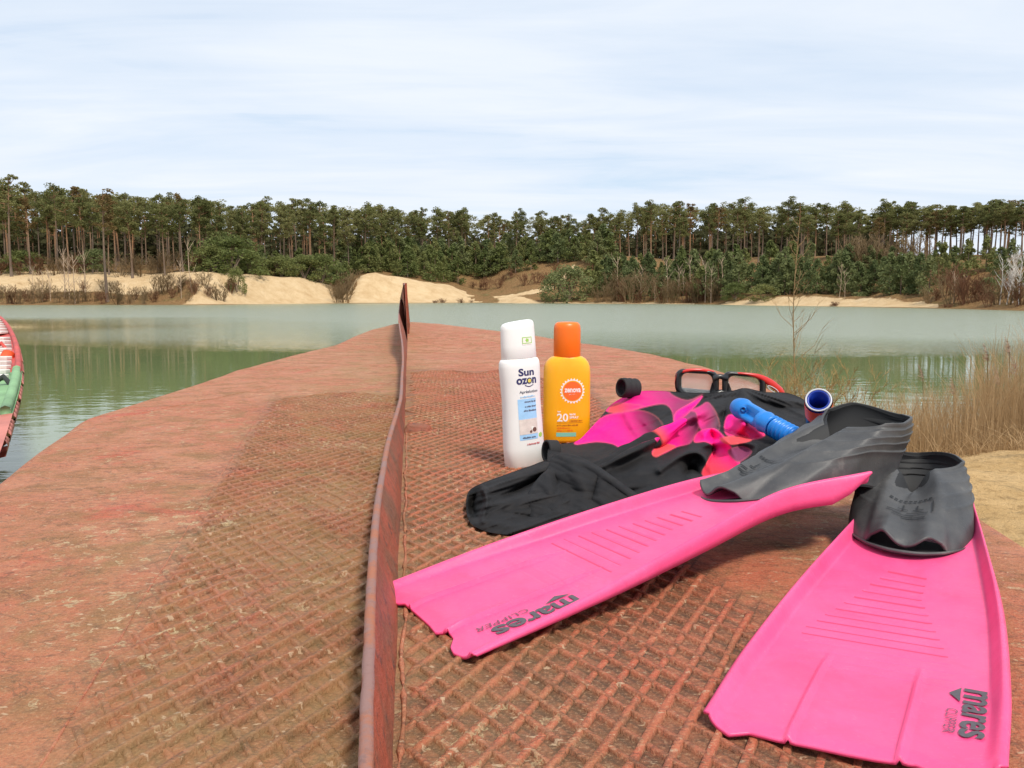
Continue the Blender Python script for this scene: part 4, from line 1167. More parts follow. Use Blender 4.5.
# ------------------------------------------------------------------ diving mask
def mask():
    root = empty('diving_mask', (0, 0, 0)); tag(root, 'black and red two-lens diving mask resting on the back of the wetsuit', 'diving mask')
    D = 1.41
    Fp = lambda x, y, d=0.0: W(x, y, D + d)
    def rr(cx, cy, w, h, rad, n=8, skew=0.0):
        P = []
        for (sx, sy, a0) in ((1, 1, 0), (-1, 1, 90), (-1, -1, 180), (1, -1, 270)):
            for k in range(n + 1):
                a = R(a0 + 90 * k / n)
                P.append(Vector((cx + sx * (w / 2 - rad) + rad * math.cos(a), cy + sy * (h / 2 - rad) + rad * math.sin(a))))
        return [Vector((p.x, p.y + skew * (p.x - cx))) for p in P]
    def frame_part(inner, outer, d0, d1, mat, name):
        # ring between two loops with a front face and depth
        n = len(inner); V = []
        for i in range(n):
            V += [Fp(inner[i].x, inner[i].y, d0 + .003), Fp((inner[i].x * .6 + outer[i].x * .4), (inner[i].y * .6 + outer[i].y * .4), d0 - .003), Fp((inner[i].x * .2 + outer[i].x * .8), (inner[i].y * .2 + outer[i].y * .8), d0 - .002), Fp(outer[i].x, outer[i].y, d0 + .004), Fp(outer[i].x, outer[i].y, d1), Fp(inner[i].x, inner[i].y, d1)]
        Fc = []
        for i in range(n):
            for k in range(6):
                a = i * 6 + k; b = i * 6 + (k + 1) % 6; c = ((i + 1) % n) * 6 + (k + 1) % 6; d = ((i + 1) % n) * 6 + k
                Fc.append((a, b, c, d))
        o = link(name, V, Fc, mat, root)
        return o
    for (cx, cy, w, h, sk) in ((697, 383, 31, 19, 0.06), (744, 386.5, 31, 20, 0.09)):
        inn = rr(cx, cy, w, h, 6, 8, sk); out = rr(cx, cy, w + 13, h + 8, 9, 8, sk)
        frame_part(inn, out, 0.0, 0.022, M['black_gloss'], 'lens_frame')
        V = [Fp(p.x, p.y, 0.006) for p in inn]
        g = link('lens', V, [tuple(range(len(V)))], M['glass'], root, False); mod_solid(g, 0.003, 0)
    # bridge and nose pocket
    mb = MB()
    mb.tube([Fp(713, 378, .0), Fp(720, 376.5, -.002), Fp(727, 378, .0)], [.006, .0045, .006], 10)
    mb.tube([Fp(714, 383, .006), Fp(713, 391, .002), Fp(714, 399, .006)], [.004, .006, .007], 10)
    mb.tube([Fp(727, 384, .006), Fp(729, 391, .002), Fp(729, 400, .006)], [.004, .005, .007], 10)
    mb.tube([Fp(713, 396, .0), Fp(721, 392, -.004), Fp(729, 396, .0)], [.006, .005, .006], 10)
    mb.build('nose_bridge', M['black_gloss'], root)
    # red outer shell: rim above the lenses and swept side
    def band(pts, mat, name, wd):
        V = []
        P = [Vector((x, y, d)) for x, y, d in pts]; m = 40
        for i in range(m):
            q = catmull(P, i / (m - 1)); w = wd(i / (m - 1))
            for (a, dd) in ((-w, 0.0), (-w * .7, -.003), (w * .5, -.004), (w, 0.0), (w, 0.018), (-w, 0.018)):
                V.append(Fp(q.x, q.y + a, q.z + dd))
        Fc = gridfaces(m, 6, True); Fc += [tuple(range(5, -1, -1)), tuple((m - 1) * 6 + k for k in range(6))]
        return link(name, V, Fc, mat, root)
    band([(674.5, 391, .008), (675, 381, .004), (678, 373.5, .002), (688, 370.5, .0), (702, 370.2, .0), (714, 372.5, .004)], M['red_gloss'], 'red_shell', lambda t: 1.7)
    band([(728, 374, .006), (742, 373.5, .0), (758, 376.5, .0), (772, 384, .006), (782, 392, .02), (786, 396, .028)], M['red_gloss'], 'red_shell', lambda t: lerp(1.2, 4.6, sstep(.2, .65, t)) * (1 - 0.65 * sstep(.78, 1, t)))
    # silver-white buckle outline
    mb = MB(); pts = []
    for k in range(17):
        a = 2 * math.pi * k / 16; pts.append(Fp(773 + 5.5 * math.cos(a), 389.5 + 2.2 * math.sin(a) + 3.0 * math.cos(a), -.002))
    mb.tube(pts, .0008, 6, False); mb.build('buckle', M['white_rim'], root)
    # silicone skirt behind
    mb = MB()
    mb.tube([Fp(678, 392, .035), Fp(690, 394, .04), Fp(715, 397, .045), Fp(750, 399, .045), Fp(776, 398, .04)], [.009, .011, .012, .011, .008], 10)
    mb.build('silicone_skirt', M['black_gloss'], root)
    mb = MB(); mb.tube([Fp(784, 394, .03), Fp(789, 399, .045), Fp(792, 404, .03)], .004, 8); mb.build('strap', M['black_gloss'], root)
mask()

# ------------------------------------------------------------------ snorkel
def snorkel():
    root = empty('snorkel', (0, 0, 0)); tag(root, 'blue snorkel with corrugated hose, its open orange-banded tube end sticking up behind the fin', 'snorkel')
    A = W(734, 404, 1.10); B = W(774, 427, 1.03); C = W(802, 441, .985); E = W(835, 452, .96)
    # mouthpiece housing with a slot
    ax = (B - A).normalized(); l1 = ax.cross(Vector((0, 0, 1))).normalized(); l2 = l1.cross(ax)
    LN = (B - A).length
    vw = (Vector((0, 0, CAMH)) - A).normalized(); va = math.atan2(vw.dot(l2), vw.dot(l1))
    V = []; m = 40; n = 32
    for i in range(m):
        t = i / (m - 1)
        r = 0.0145 * math.sqrt(max(0.0, 1 - (max(0, 0.16 - t) / 0.16) ** 2)) if t < .16 else 0.0145
        r *= 1 + 0.12 * math.exp(-((t - .22) / .06) ** 2) + 0.12 * math.exp(-((t - .80) / .05) ** 2)
        r = max(r, 0.0012)
        for k in range(n):
            a = 2 * math.pi * k / n
            top = math.sin(a); toward = math.cos(a - va)
            rr = r
            # oblong slot facing the viewer
            if toward > 0.72: rr -= 0.010 * sstep(.34, .40, t) * sstep(.70, .64, t) * sstep(.72, .88, toward)
            V.append(A + ax * (LN * t) + l1 * (rr * math.cos(a)) + l2 * (rr * 0.9 * math.sin(a)))
    Fc = gridfaces(m, n, True); Fc.append(tuple(range(n))); Fc.append(tuple((m - 1) * n + k for k in reversed(range(n))))
    hs = link('mouthpiece_housing', V, Fc, M['blue_tube'], root)
    # purge knobs
    vw = (Vector((0, 0, CAMH)) - A).normalized()
    for t in (.24, .78):
        c = A + ax * (LN * t) + vw * .014
        mb = MB(); mb.tube([c - vw * .008, c + vw * .0015, c + vw * .0025], [.0045, .0045, .003], 12); mb.build('knob', M['blue_tube'], hs)
    # slot hollow
    # corrugated hose
    P = [B - ax * .005, C, E]; path = []; rad = []
    m = 110
    for i in range(m):
        t = i / (m - 1); path.append(catmull(P, t)); rad.append(0.0128 + 0.0018 * math.sin(t * 2 * math.pi * 15))
    mb = MB(); mb.tube(path, rad, 24); mb.build('corrugated_hose', M['blue_tube'], root)
    # barrel end, opening toward the viewer and up
    top = W(818.5, 400, .93); bot = W(820, 436, .985)
    ax = (top - bot).normalized()
    # tilt the axis toward the camera so its mouth is seen
    ax = (ax * 1.0 + (Vector((0, 0, CAMH)) - top).normalized() * 0.34).normalized()
    ro = 0.0130
    l1 = ax.cross(Vector((0, 0, 1))).normalized(); l2 = l1.cross(ax)
    def cyl(t0, t1, r0, r1, mat, name, parent=root, n=40, caps=False):
        V = []
        for (t, r) in ((t0, r0), (t1, r1)):
            for k in range(n):
                a = 2 * math.pi * k / n; V.append(top + ax * t + l1 * (r * math.cos(a)) + l2 * (r * math.sin(a)))
        return link(name, V, gridfaces(2, n, True), mat, parent)
    ti = cyl(0.0, -0.075, ro, ro, M['blue_dark'], 'tube_end'); mod_solid(ti, .0022, -1)
    mb = MB(); rg = [top + l1 * (ro + .0010) * math.cos(2 * math.pi * k / 40) + l2 * (ro + .0010) * math.sin(2 * math.pi * k / 40) for k in range(41)]
    mb.tube(rg, .0011, 8, False); mb.build('rim', M['white_rim'], ti)
    cyl(-0.003, -0.036, ro + .0030, ro + .0030, M['band'], 'orange_band', ti)
    cyl(-0.036, -0.07, ro + .0032, ro + .0032, M['black_gloss'], 'black_band', ti)
    mb = MB(); mb.tube([top - ax * .05, top - ax * .08, E.lerp(top - ax * .08, .5), E], .012, 14); mb.build('elbow', M['blue_dark'], root)
    mb = MB(); mb.add(*disc3(top - ax * 0.05, l1, l2, ro - .001)); mb.build('tube_inside', M['blue_dark'], ti)
def disc3(c, l1, l2, r, n=32):
    V = [c + l1 * r * math.cos(2 * math.pi * k / n) + l2 * r * math.sin(2 * math.pi * k / n) for k in range(n)]
    return V, [tuple(range(n))]
snorkel()

# ------------------------------------------------------------------ terrain and water
WZL = -1.25
SH = [(-900, 60), (-400, 110), (0, 150), (200, 152), (340, 188), (480, 205), (520, 192), (690, 168), (760, 142), (850, 124), (1024, 88), (1300, 66), (1900, 50)]
HP = [(-400, 8), (0, 8.2), (200, 8.0), (340, 9), (480, 12), (600, 13), (700, 10.5), (850, 9.2), (1024, 7.2), (1500, 6)]
DUNE = [(-400, 2.0), (0, 5.3), (60, 5.6), (150, 5.2), (200, 5.6), (260, 5.4), (300, 5.1), (330, 3.0), (346, 1.0), (358, 5.2), (375, 6.6), (410, 5.2), (450, 3.4), (470, 1.4), (520, 0.8), (700, 0.8), (1024, 0.7), (1400, .7)]
def axof(x, y): return 512 + F * x / (y * CT)
def ground(x, y):
    ax = axof(x, y); d = y - table(ax, SH) - 1.5 * noise.noise(Vector((x * .06, y * .02, 5)))
    if d < 0: return WZL - min(2.5, 0.10 + 0.05 * -d)
    A = table(ax, DUNE) + 1.25 * 0
    w0 = table(ax, [(150, 26), (190, 16), (340, 15), (470, 24), (700, 12)])
    z = WZL + 0.12 * sstep(0, 2, d) + (A + 0.9) * sstep(1.0, w0, d) ** 1.15
    hp = table(ax, HP)
    z = z + max(0, hp - (z)) * sstep(w0 * .8, table(ax, [(0, 40), (460, 75), (700, 60), (1024, 45)]), d)
    z += 0.35 * sstep(2, 12, d) * fbm(x * .06, y * .06) + 0.30 * sstep(1, 5, d) * sstep(30, 12, d) * fbm(x * .35, y * .12)
    return z
def terrain():
    V = []; cols = []
    xs = list(range(-900, -99, 50)) + list(range(-100, 1130, 4)) + list(range(1150, 1950, 50))
    ds = [-8, -3, -1, -.3, .2, .7, 1.5, 2.5, 3.5, 5, 6.5, 8, 9.5, 11, 12.5, 14, 16, 18, 20, 23, 26, 30, 35, 40, 46, 52, 60, 70, 85, 110, 150, 250, 500, 1200, 2500]
    for ax in xs:
        s0 = table(ax, SH)
        for d in ds:
            y = s0 + d; x = (ax - 512) / F * y * CT
            z = ground(x, y)
            V.append(Vector((x, y, z)))
            # sand mask
            m = 0.0
            w0 = table(ax, [(150, 26), (190, 16), (340, 15), (470, 24), (700, 12)])
            axn = ax; ax = ax + 22 * noise.noise(Vector((ax * .03, d * .16, 2)))
            if ax < 190: m = 0.66 * sstep(9, 14, d) * sstep(34, 26, d) + 0.0
            elif ax < 345: m = sstep(.3, 2, d) * sstep(w0 + 7, w0 + 2, d)
            elif ax < 350: m = 0.3
            elif ax < 470: m = sstep(.8, 2, d) * sstep(w0 + 5, w0 - 3, d)
            elif ax < 500: m = 0.25 * sstep(3, 5, d)
            elif ax < 700: m = 0.80 * sstep(.3, 1, d) * sstep(table(ax, [(500, 16), (560, 8), (700, 3)]), 2.5, d) + .1
            elif ax < 720: m = 0.3
            elif ax < 945: m = sstep(.2, .8, d) * sstep(table(ax, [(720, 7), (800, 14), (900, 10), (945, 4)]), 4, d)
            else: m = 0.25
            if ax < 190 and d < 9: m = 0.12
            ax = axn
            # path climbing from the middle beach
            pa = table(d, [(0, 560), (8, 520), (16, 505), (24, 530), (34, 560), (50, 575)])
            if d < 50 and d > 5: m = max(m, 0.95 * math.exp(-((ax - pa) / table(d, [(0, 24), (16, 14), (34, 5), (50, 3)])) ** 2))
            cols.append((m, 0, 0))
    o = link('terrain', V, gridfaces(len(xs), len(ds), flip=True), M['bank'], None, True, cols); tag(o, kind='structure')
    # water
    n = 2
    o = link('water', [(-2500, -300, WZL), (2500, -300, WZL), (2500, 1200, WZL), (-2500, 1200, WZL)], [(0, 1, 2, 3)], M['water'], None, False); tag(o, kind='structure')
    # near sandy shore on the right
    def near(x, y):
        sl = table(x, [(-6, 2.0), (0, 4.0), (1.5, 6.2), (3, 7.3), (5, 8.2), (9, 9.2), (20, 11), (60, 14)]) + 0.25 * noise.noise(Vector((x * .9, 0, 4)))
        d = sl - y
        z = WZL + (0.03 * d if d < 0 else 0.28 * sstep(0, 2.2, d) + 0.04 * d)
        z += 0.03 * fbm(x * 1.6, y * 1.6) + 0.008 * fbm(x * 9, y * 9)
        if d > .2: z += 0.10 * math.exp(-((d - 2.2) / .5) ** 2) * (0.6 + .5 * noise.noise(Vector((x * .8, y * .8, 1))))
        return min(z, -0.35)
    global near_ground; near_ground = near
    xs = [-8 + i * .25 for i in range(36)] + [1 + i * .05 for i in range(160)] + [9 + i * .6 for i in range(60)]
    ys = [-6 + i * .4 for i in range(18)] + [1.2 + i * .05 for i in range(160)] + [9.2 + i * .5 for i in range(14)]
    V = [Vector((x, y, near(x, y))) for x in xs for y in ys]
    o = link('sandy_shore', V, gridfaces(len(xs), len(ys), flip=True), M['sand'], None, True); tag(o, kind='structure')
terrain()

# ------------------------------------------------------------------ vegetation
def leafball(mb_v, mb_f, c, rx, rz, n, size, r, flat=0.5):
    for _ in range(n):
        u = r.gauss(0, 1), r.gauss(0, 1), r.gauss(0, 1)
        l = math.sqrt(sum(t * t for t in u)) or 1; k = r.random() ** 0.4
        p = Vector((c[0] + u[0] / l * rx * k, c[1] + u[1] / l * rx * k, c[2] + u[2] / l * rz * k))
        a = Vector((r.gauss(0, 1), r.gauss(0, 1), r.gauss(0, flat))).normalized()
        b = a.cross(Vector((r.gauss(0, 1), r.gauss(0, 1), r.gauss(0, 1)))).normalized()
        s = size * r.uniform(.6, 1.4); s2 = s * r.uniform(.35, .7)
        o = len(mb_v)
        mb_v += [p - a * s - b * s2 * .3, p + b * s2, p + a * s, p - b * s2]
        mb_f.append((o, o + 1, o + 2, o + 3))
def pine_meshes(seed, h, crown_frac, cw, nclump, leaf, per, lean=0.0, size=0.20, fork=False):
    r = random.Random(seed); top = Vector((lean * h, 0, h))
    path = []; m = 9
    bx, by = r.uniform(-.35, .35), r.uniform(-.3, .3)
    for i in range(m):
        t = i / (m - 1); path.append(Vector((lean * h * t * t + bx * math.sin(t * 3.0 + seed), by * math.sin(t * 2.5), h * t * 0.97)))
    mb = MB(); r0 = 0.012 * h + 0.03
    mb.tube(path, [r0 * (1 - .78 * i / (m - 1)) * (1.25 if i == 0 else 1) for i in range(m)], 6)
    def at(t): return catmull(path, t)
    cv = []; cf = []
    for i in range(nclump):
        t = 1 - crown_frac * (i + r.random()) / nclump
        a = r.uniform(0, 2 * math.pi); k = (1 - t) / crown_frac
        rad = cw * (0.25 + 0.75 * math.sin(min(1, k * 1.25 + .15) * math.pi * .62)) * r.uniform(.25, 1.0)
        base = at(t - 0.04)
        c = at(t) + Vector((math.cos(a) * rad, math.sin(a) * rad, r.uniform(-.3, .5)))
        mb.tube([base, base.lerp(c, .5) + Vector((0, 0, -.1)), c], [.07, .05, .02], 4)
        leafball(cv, cf, c, cw * r.uniform(.28, .46), cw * r.uniform(.16, .28), per, size, r)
    for i in range(6):   # dead stubs
        t = r.uniform(.35, 1 - crown_frac); a = r.uniform(0, 6.28); p = at(t); mb.tube([p, p + Vector((math.cos(a), math.sin(a), r.uniform(-.2, .5))) * r.uniform(.5, 1.6)], [.035, .01], 4)
    tr = link('trunk', mb.v, mb.f, M['bark']); cr = link('crown', cv, cf, leaf, None, False)
    a, b = tr.data, cr.data
    bpy.data.objects.remove(tr); bpy.data.objects.remove(cr)
    return a, b
def place_tree(name, meshes, loc, rz, sc, label, cat, group, sx=1.0):
    e = empty(name, loc, rz); e.scale = (sc * sx, sc * sx, sc); tag(e, label, cat, group)
    for nm, me in meshes:
        o = bpy.data.objects.new(nm, me); COL.objects.link(o); o.parent = e
    return e
def young_pine_meshes(seed, h, w, leaf, n=34, per=40):
    r = random.Random(seed); cv = []; cf = []; mb = MB()
    mb.tube([Vector((0, 0, -.2)), Vector((.1, 0, h * .5)), Vector((0, 0, h * .95))], [.1, .07, .02], 5)
    for i in range(n):
        t = (i + r.random()) / n; a = r.uniform(0, 6.28); rad = w * (1 - t) ** .7 * math.sin(min(1, t * 5 + .45) * 1.57) * r.uniform(.4, 1)
        c = Vector((math.cos(a) * rad, math.sin(a) * rad, h * (0.04 + t * .94)))
        leafball(cv, cf, c, w * .30 * (1.15 - t * .7), w * .24, per, 0.20, r, .9)
    tr = link('trunk', mb.v, mb.f, M['bark']); cr = link('crown', cv, cf, leaf, None, False)
    a, b = tr.data, cr.data; bpy.data.objects.remove(tr); bpy.data.objects.remove(cr); return a, b
def bare_mesh(seed, h, nst, spread, mat, twig=0.02, nbr=10, name='branches', fan=False, lv=2, tr=0.05):
    r = random.Random(seed); mb = MB()
    def grow(p, d, ln, rad, lev):
        q = p + d * ln * .5 + Vector((r.uniform(-.05, .05), r.uniform(-.05, .05), 0)) * ln
        e = q + (d + Vector((r.uniform(-.12, .12), r.uniform(-.12, .12), .05))).normalized() * ln * .5
        mb.tube([p, q, e], [rad, rad * .7, max(twig * .4, rad * .3)], 3 if lev < 2 else 5, False)
        if lev > 0:
            for k in range(nbr):
                t = r.uniform(.25, 1); a = r.uniform(0, 6.28)
                b = p.lerp(q, t * 2) if t < .5 else q.lerp(e, t * 2 - 1)
                nd = (d * 0.9 + Vector((math.cos(a), math.sin(a), r.uniform(0, .5))) * r.uniform(.45, .9)).normalized()
                grow(b, nd, ln * r.uniform(.22, .42) * (1.15 - t * .5), max(twig * .5, rad * .42), lev - 1)
    for i in range(nst):
        a = r.uniform(0, 6.28); p = Vector((math.cos(a), math.sin(a), 0)) * r.uniform(0, spread * .4)
        d = (Vector((math.cos(a) * r.uniform(.0, .5), math.sin(a) * r.uniform(0, .5), 1)) if nst > 1 else Vector((r.uniform(-.06, .06), 0, 1))).normalized()
        grow(p + Vector((0, 0, -.1)), d, h * r.uniform(.7, 1), tr, lv)
    o = link(name, mb.v, mb.f, mat); me = o.data; bpy.data.objects.remove(o); return me

def forest():
    r = random.Random(11)
    pines = [pine_meshes(s, 16, cf, cw, nc, M['needles'], 90, ln) for s, cf, cw, nc, ln in ((1, .42, 2.5, 24, .0), (2, .36, 2.7, 22, .02), (3, .48, 2.3, 26, -.02), (4, .34, 2.9, 22, .03), (5, .40, 2.1, 20, -.03), (6, .45, 2.8, 28, .0), (7, .38, 2.4, 22, .05), (8, .52, 2.2, 26, .01), (9, .40, 1.9, 18, -.05))]
    brown = [pine_meshes(s, 16, cf, cw, nc, M['needles_brown'], 66, ln) for s, cf, cw, nc, ln in ((11, .42, 1.9, 18, .0), (12, .38, 2.1, 18, .02))]
    TOP = [(-60, 187), (15, 185), (40, 191), (75, 190), (120, 195), (160, 197), (200, 201), (250, 203), (300, 204), (350, 206), (420, 210), (500, 215), (560, 218), (620, 212), (650, 206), (700, 205), (760, 204), (850, 208), (950, 206), (1100, 206)]
    # front, individually standing pines
    n = 0
    rows = [(2, 44), (8, 40), (15, 42), (24, 42), (34, 36), (46, 30)]
    def edge(ax): return table(ax, [(-60, 26), (190, 22), (345, 30), (470, 62), (600, 64), (700, 46), (850, 40), (1024, 36), (1100, 34)])
    secs = [(-100, 330, 'tall pine in the forest above the left sand bank', 'pines above the left sand bank'), (330, 620, 'tall pine in the far middle of the forest', 'pines in the far middle of the forest'), (620, 1200, 'tall pine in the forest above the right shore', 'pines above the right shore')]
    for ri, (off, cnt) in enumerate(rows):
        for k in range(cnt):
            ax = -50 + 1130 * (k + r.uniform(.05, .95)) / cnt
            y = table(ax, SH) + edge(ax) + off + r.uniform(-3, 3)
            if ax > 895 and ri > 3: continue
            x = (ax - 512) / F * y * CT; z = ground(x, y) - .2
            ztop = CAMH + (297 - table(ax, TOP) + r.uniform(-13, 3) + (2 if ri else -5)) / F * y
            h = max(9, ztop - z)
            lab = next(s for s in secs if s[0] <= ax < s[1])
            br = r.random() < 0.07
            m = r.choice(brown) if br else r.choice(pines)
            place_tree('pine_tree', (('trunk', m[0]), ('crown', m[1])), (x, y, z), r.uniform(0, 6.28), h / 16 * 1.0, lab[2] if not br else lab[2].replace('tall pine', 'browning pine'), 'pine tree', lab[3], r.uniform(.85, 1.1) * (16 / h) ** .35)
            n += 1
    for k in range(46):
        ax = 876 + 200 * (k + r.random()) / 46; y = table(ax, SH) + edge(ax) + r.uniform(3, 30); x = (ax - 512) / F * y * CT; z = ground(x, y) - .2
        h = CAMH + (297 - table(ax, TOP) + r.uniform(-9, 2)) / F * y - z; m = r.choice(pines)
        place_tree('pine_tree', (('trunk', m[0]), ('crown', m[1])), (x, y, z), r.uniform(0, 6.28), h / 16, secs[2][2], 'pine tree', secs[2][3], 1.05 * (16 / h) ** .35)
    print('pines', n)
    # landmark orange-trunked pines standing in front of the left forest
    for (ax, ytop, ybase, D, lab) in ((108, 190, 292, 158, 'lone tall orange-trunked pine standing in front of the left forest near the shore'), (14, 177, 262, 172, 'highest pine at the far left of the forest')):
        y = D; x = (ax - 512) / F * y * CT; z = ground(x, y) - .2; ztop = CAMH + (297 - ytop) / F * y; h = ztop - z
        m = pine_meshes(31 + ax, 16, .34, 1.6, 20, M['needles_brown'] if ax > 50 else M['needles'], 44, .01)
        place_tree('pine_tree', (('trunk', m[0]), ('crown', m[1])), (x, y, z), r.uniform(0, 6), h / 16, lab, 'pine tree', 'landmark pines', 1.0)
    # dense forest behind, one mass
    V = []; Fc = []
    pr = random.Random(5)
    srcs = []
    for m in pines[:5]:
        srcs.append(([v.co.copy() for v in m[1].vertices][:2600], [v.co.copy() for v in m[0].vertices], [tuple(p.vertices) for p in m[0].polygons][:54]))
    V = []; Fc = []; TV = []; TF = []; DV = []; DF = []
    for k in range(560):
        ax = -60 + 1150 * ((k * 0.618034) % 1.0) if k < 420 else (-560 + 500 * pr.random() if k % 2 else 1100 + 350 * pr.random())
        lay = 50 + 55 * pr.random()
        if k < 420 and ax > 885: continue
        y = table(ax, SH) + edge(ax) + lay; x = (ax - 512) / F * y * CT; z = ground(x, y) - .2
        ztop = CAMH + (297 - table(ax, TOP) + pr.uniform(-14, 0)) / F * y; s = (ztop - z) / 16
        cvs, tvs, tfs = srcs[k % 5]; an = pr.uniform(0, 6.28); ca, sa = math.cos(an), math.sin(an)
        low = 0.0
        o = len(V); sub = 0
        for i in range(0, len(cvs) - 3, 8):
            for q in range(4):
                v = cvs[i + q]; zz = v.z
                V.append(Vector((x + (v.x * ca - v.y * sa) * s * 1.15, y + (v.x * sa + v.y * ca) * s * 1.15, z + zz * s)))
        nq = (len(V) - o) // 4
        Fc += [(o + 4 * i, o + 4 * i + 1, o + 4 * i + 2, o + 4 * i + 3) for i in range(nq)]
        # understorey fill: low foliage with the canopy shade painted into its colour
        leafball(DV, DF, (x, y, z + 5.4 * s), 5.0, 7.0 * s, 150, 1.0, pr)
        for tt in range(3):
            dx = pr.uniform(-3, 3); o = len(TV)
            hh = 9 * s
            TV += [Vector((x + dx - .13, y, z)), Vector((x + dx + .13, y, z)), Vector((x + dx + .10, y + .1, z + hh)), Vector((x + dx - .10, y + .1, z + hh)), Vector((x + dx, y + .25, z)), Vector((x + dx, y + .25, z + hh))]
            TF += [(o, o + 1, o + 2, o + 3), (o + 1, o + 4, o + 5, o + 2), (o + 4, o, o + 3, o + 5)]
    o = link('forest', V, Fc, M['needles'], None, False); tag(o, 'dense dark pine forest mass behind the front rows of pines', 'forest', kind='stuff')
    o = link('forest_understorey', DV, DF, M['needles_shaded'], None, False); tag(o, 'dark foliage fill inside the pine forest, coloured as canopy shade', 'undergrowth', kind='stuff')
    o = link('forest_trunks', TV, TF, M['bark'], None, False); tag(o, 'crowded trunks deep inside the pine forest', 'trunks', kind='stuff')
    # young pines on the slopes
    yp = [young_pine_meshes(40 + i, 6, 2.2, M['needles_young']) for i in range(3)]
    yb = [young_pine_meshes(50 + i, 6, 2.4, M['needles_blue']) for i in range(3)]
    def bush_meshes(seed, leaf):
        rr = random.Random(seed); cv = []; cf = []; mb = MB()
        for i in range(7):
            a = rr.uniform(0, 6.28); mb.tube([Vector((0, 0, -.2)), Vector((math.cos(a) * .8, math.sin(a) * .8, 2.2)), Vector((math.cos(a) * 1.6, math.sin(a) * 1.6, 4.2))], [.09, .06, .02], 4)
        for i in range(44):
            a = rr.uniform(0, 6.28); el = rr.random() ** .7 * 1.45; rad = rr.uniform(.75, 1.05)
            c = Vector((math.cos(a) * math.cos(el) * 3.0 * rad, math.sin(a) * math.cos(el) * 3.0 * rad, 1.4 + math.sin(el) * 4.0 * rad))
            leafball(cv, cf, c, .95, .7, 46, .17, rr, .9)
        for i in range(18):
            a = rr.uniform(0, 6.28); leafball(cv, cf, (math.cos(a) * 2.4, math.sin(a) * 2.4, rr.uniform(.2, 1.6)), .9, .7, 40, .17, rr, .9)
        tr = link('stems', mb.v, mb.f, M['bark']); cr = link('crown', cv, cf, leaf, None, False)
        a, b = tr.data, cr.data; bpy.data.objects.remove(tr); bpy.data.objects.remove(cr); return a, b
    bg1 = [bush_meshes(201 + i, M['needles_young']) for i in range(2)]; bg2 = [bush_meshes(211, M['needles_blue'])]
    def young(ax, d, hpx, m, lab, grp, wid=1.0):
        y = table(ax, SH) + d; x = (ax - 512) / F * y * CT; z = ground(x, y) - .1; h = hpx / F * y
        place_tree('young_pine', (('trunk', m[0]), ('crown', m[1])), (x, y, z), r.uniform(0, 6.28), h / 6, lab, 'young pine', grp, wid * r.uniform(.9, 1.25))
    for k in range(26):
        ax = 700 + 232 * (k + r.random()) / 26 ; young(ax, r.uniform(11, 17), r.uniform(28, 44), r.choice(yb), 'dark young pine in the thicket behind the right sand strip', 'young pines behind the right sand strip')
    for k in range(44):
        ax = 590 + 400 * (k + r.random()) / 30 ; young(ax, r.uniform(20, 32), r.uniform(26, 40), r.choice(yb + yp), 'taller young pine on the slope below the right forest', 'young pines on the right slope')
    for k in range(22):
        ax = 590 + 130 * (k + r.random()) / 22 ; young(ax, r.uniform(7, 24), r.uniform(28, 46), r.choice(yp + yb), 'young pine on the slope right of the middle beach', 'young pines right of the middle beach')
    for k in range(22):
        ax = 335 + 125 * (k + r.random()) / 22 ; young(ax, r.uniform(26, 44), r.uniform(22, 32), r.choice(yp), 'light green young pine behind the middle dune', 'young pines behind the middle dune')
    for k in range(56):
        ax = 340 + 270 * (k + r.random()) / 56
        if 500 < ax < 585 and k % 3: young(ax, r.uniform(58, 68), r.uniform(20, 28), r.choice(yp + yb), 'small young pine on the hillside above the path', 'young pines above the path'); continue
        young(ax, r.uniform(46, 60), r.uniform(22, 32), r.choice(yp + yb), 'mid-green young pine in the belt below the middle forest', 'young pines below the middle forest', 1.15)
    for k in range(20):
        ax = 190 + 150 * (k + r.random()) / 20; young(ax, r.uniform(22, 30), r.uniform(18, 28), r.choice(yp + yb), 'young pine at the foot of the pines behind the left dune', 'young pines behind the left dune', 1.2)
    for k in range(9):
        ax = 460 + 125 * (k + r.random()) / 9 ; young(ax, r.uniform(48, 62), r.uniform(20, 28), r.choice(yp + yb), 'small young pine on the hillside above the path', 'young pines above the path')
    for (ax, d, hp, w, lab) in ((232, 19, 40, 1.6, 'broad round green pine bush on top of the left dune'), (214, 21, 28, 1.3, 'lower green bush left of the broad round one on the left dune'), (252, 21, 26, 1.3, 'green bush right of the broad round one on the left dune'),
                             (282, 20, 22, 1.4, 'small green bush behind the right half of the left dune'), (305, 19, 24, 1.5, 'yellowish green bush near the right end of the left dune'), (322, 17, 30, 1.2, 'green bush at the right end of the left dune'),
                             (568, 5, 38, 1.3, 'round dark green tree at the shore right of the path'), (556, 8, 30, 1.0, 'smaller dark green tree left of the round one by the path'),
                             (735, 7, 18, 1.3, 'low bright green bush at left end of the right sand strip'), (763, 7, 17, 1.3, 'low bright green bush on the right sand strip'),
                             (237, 8, 26, .8, 'solitary pale olive bush growing on the sand of the left dune'), (25, 26, 22, 1.4, 'green bush at the far left above the bank'), (98, 26, 24, 1.3, 'dark green bush beneath the left pines'), (990, 12, 20, 1.2, 'dark green bush at the foot of the birches')):
        young(ax, d, hp, r.choice(bg1 if 'pale' in lab or 'bright' in lab or 'yellow' in lab or 'broad' in lab else (bg2 if 'dark' in lab else bg1)), lab, 'single green bushes along the shore', w)
    # bare shrubs
    sh = [bare_mesh(60 + i, 4, 12, 1.6, M['twigs'], .028, 8, tr=.045) for i in range(3)]
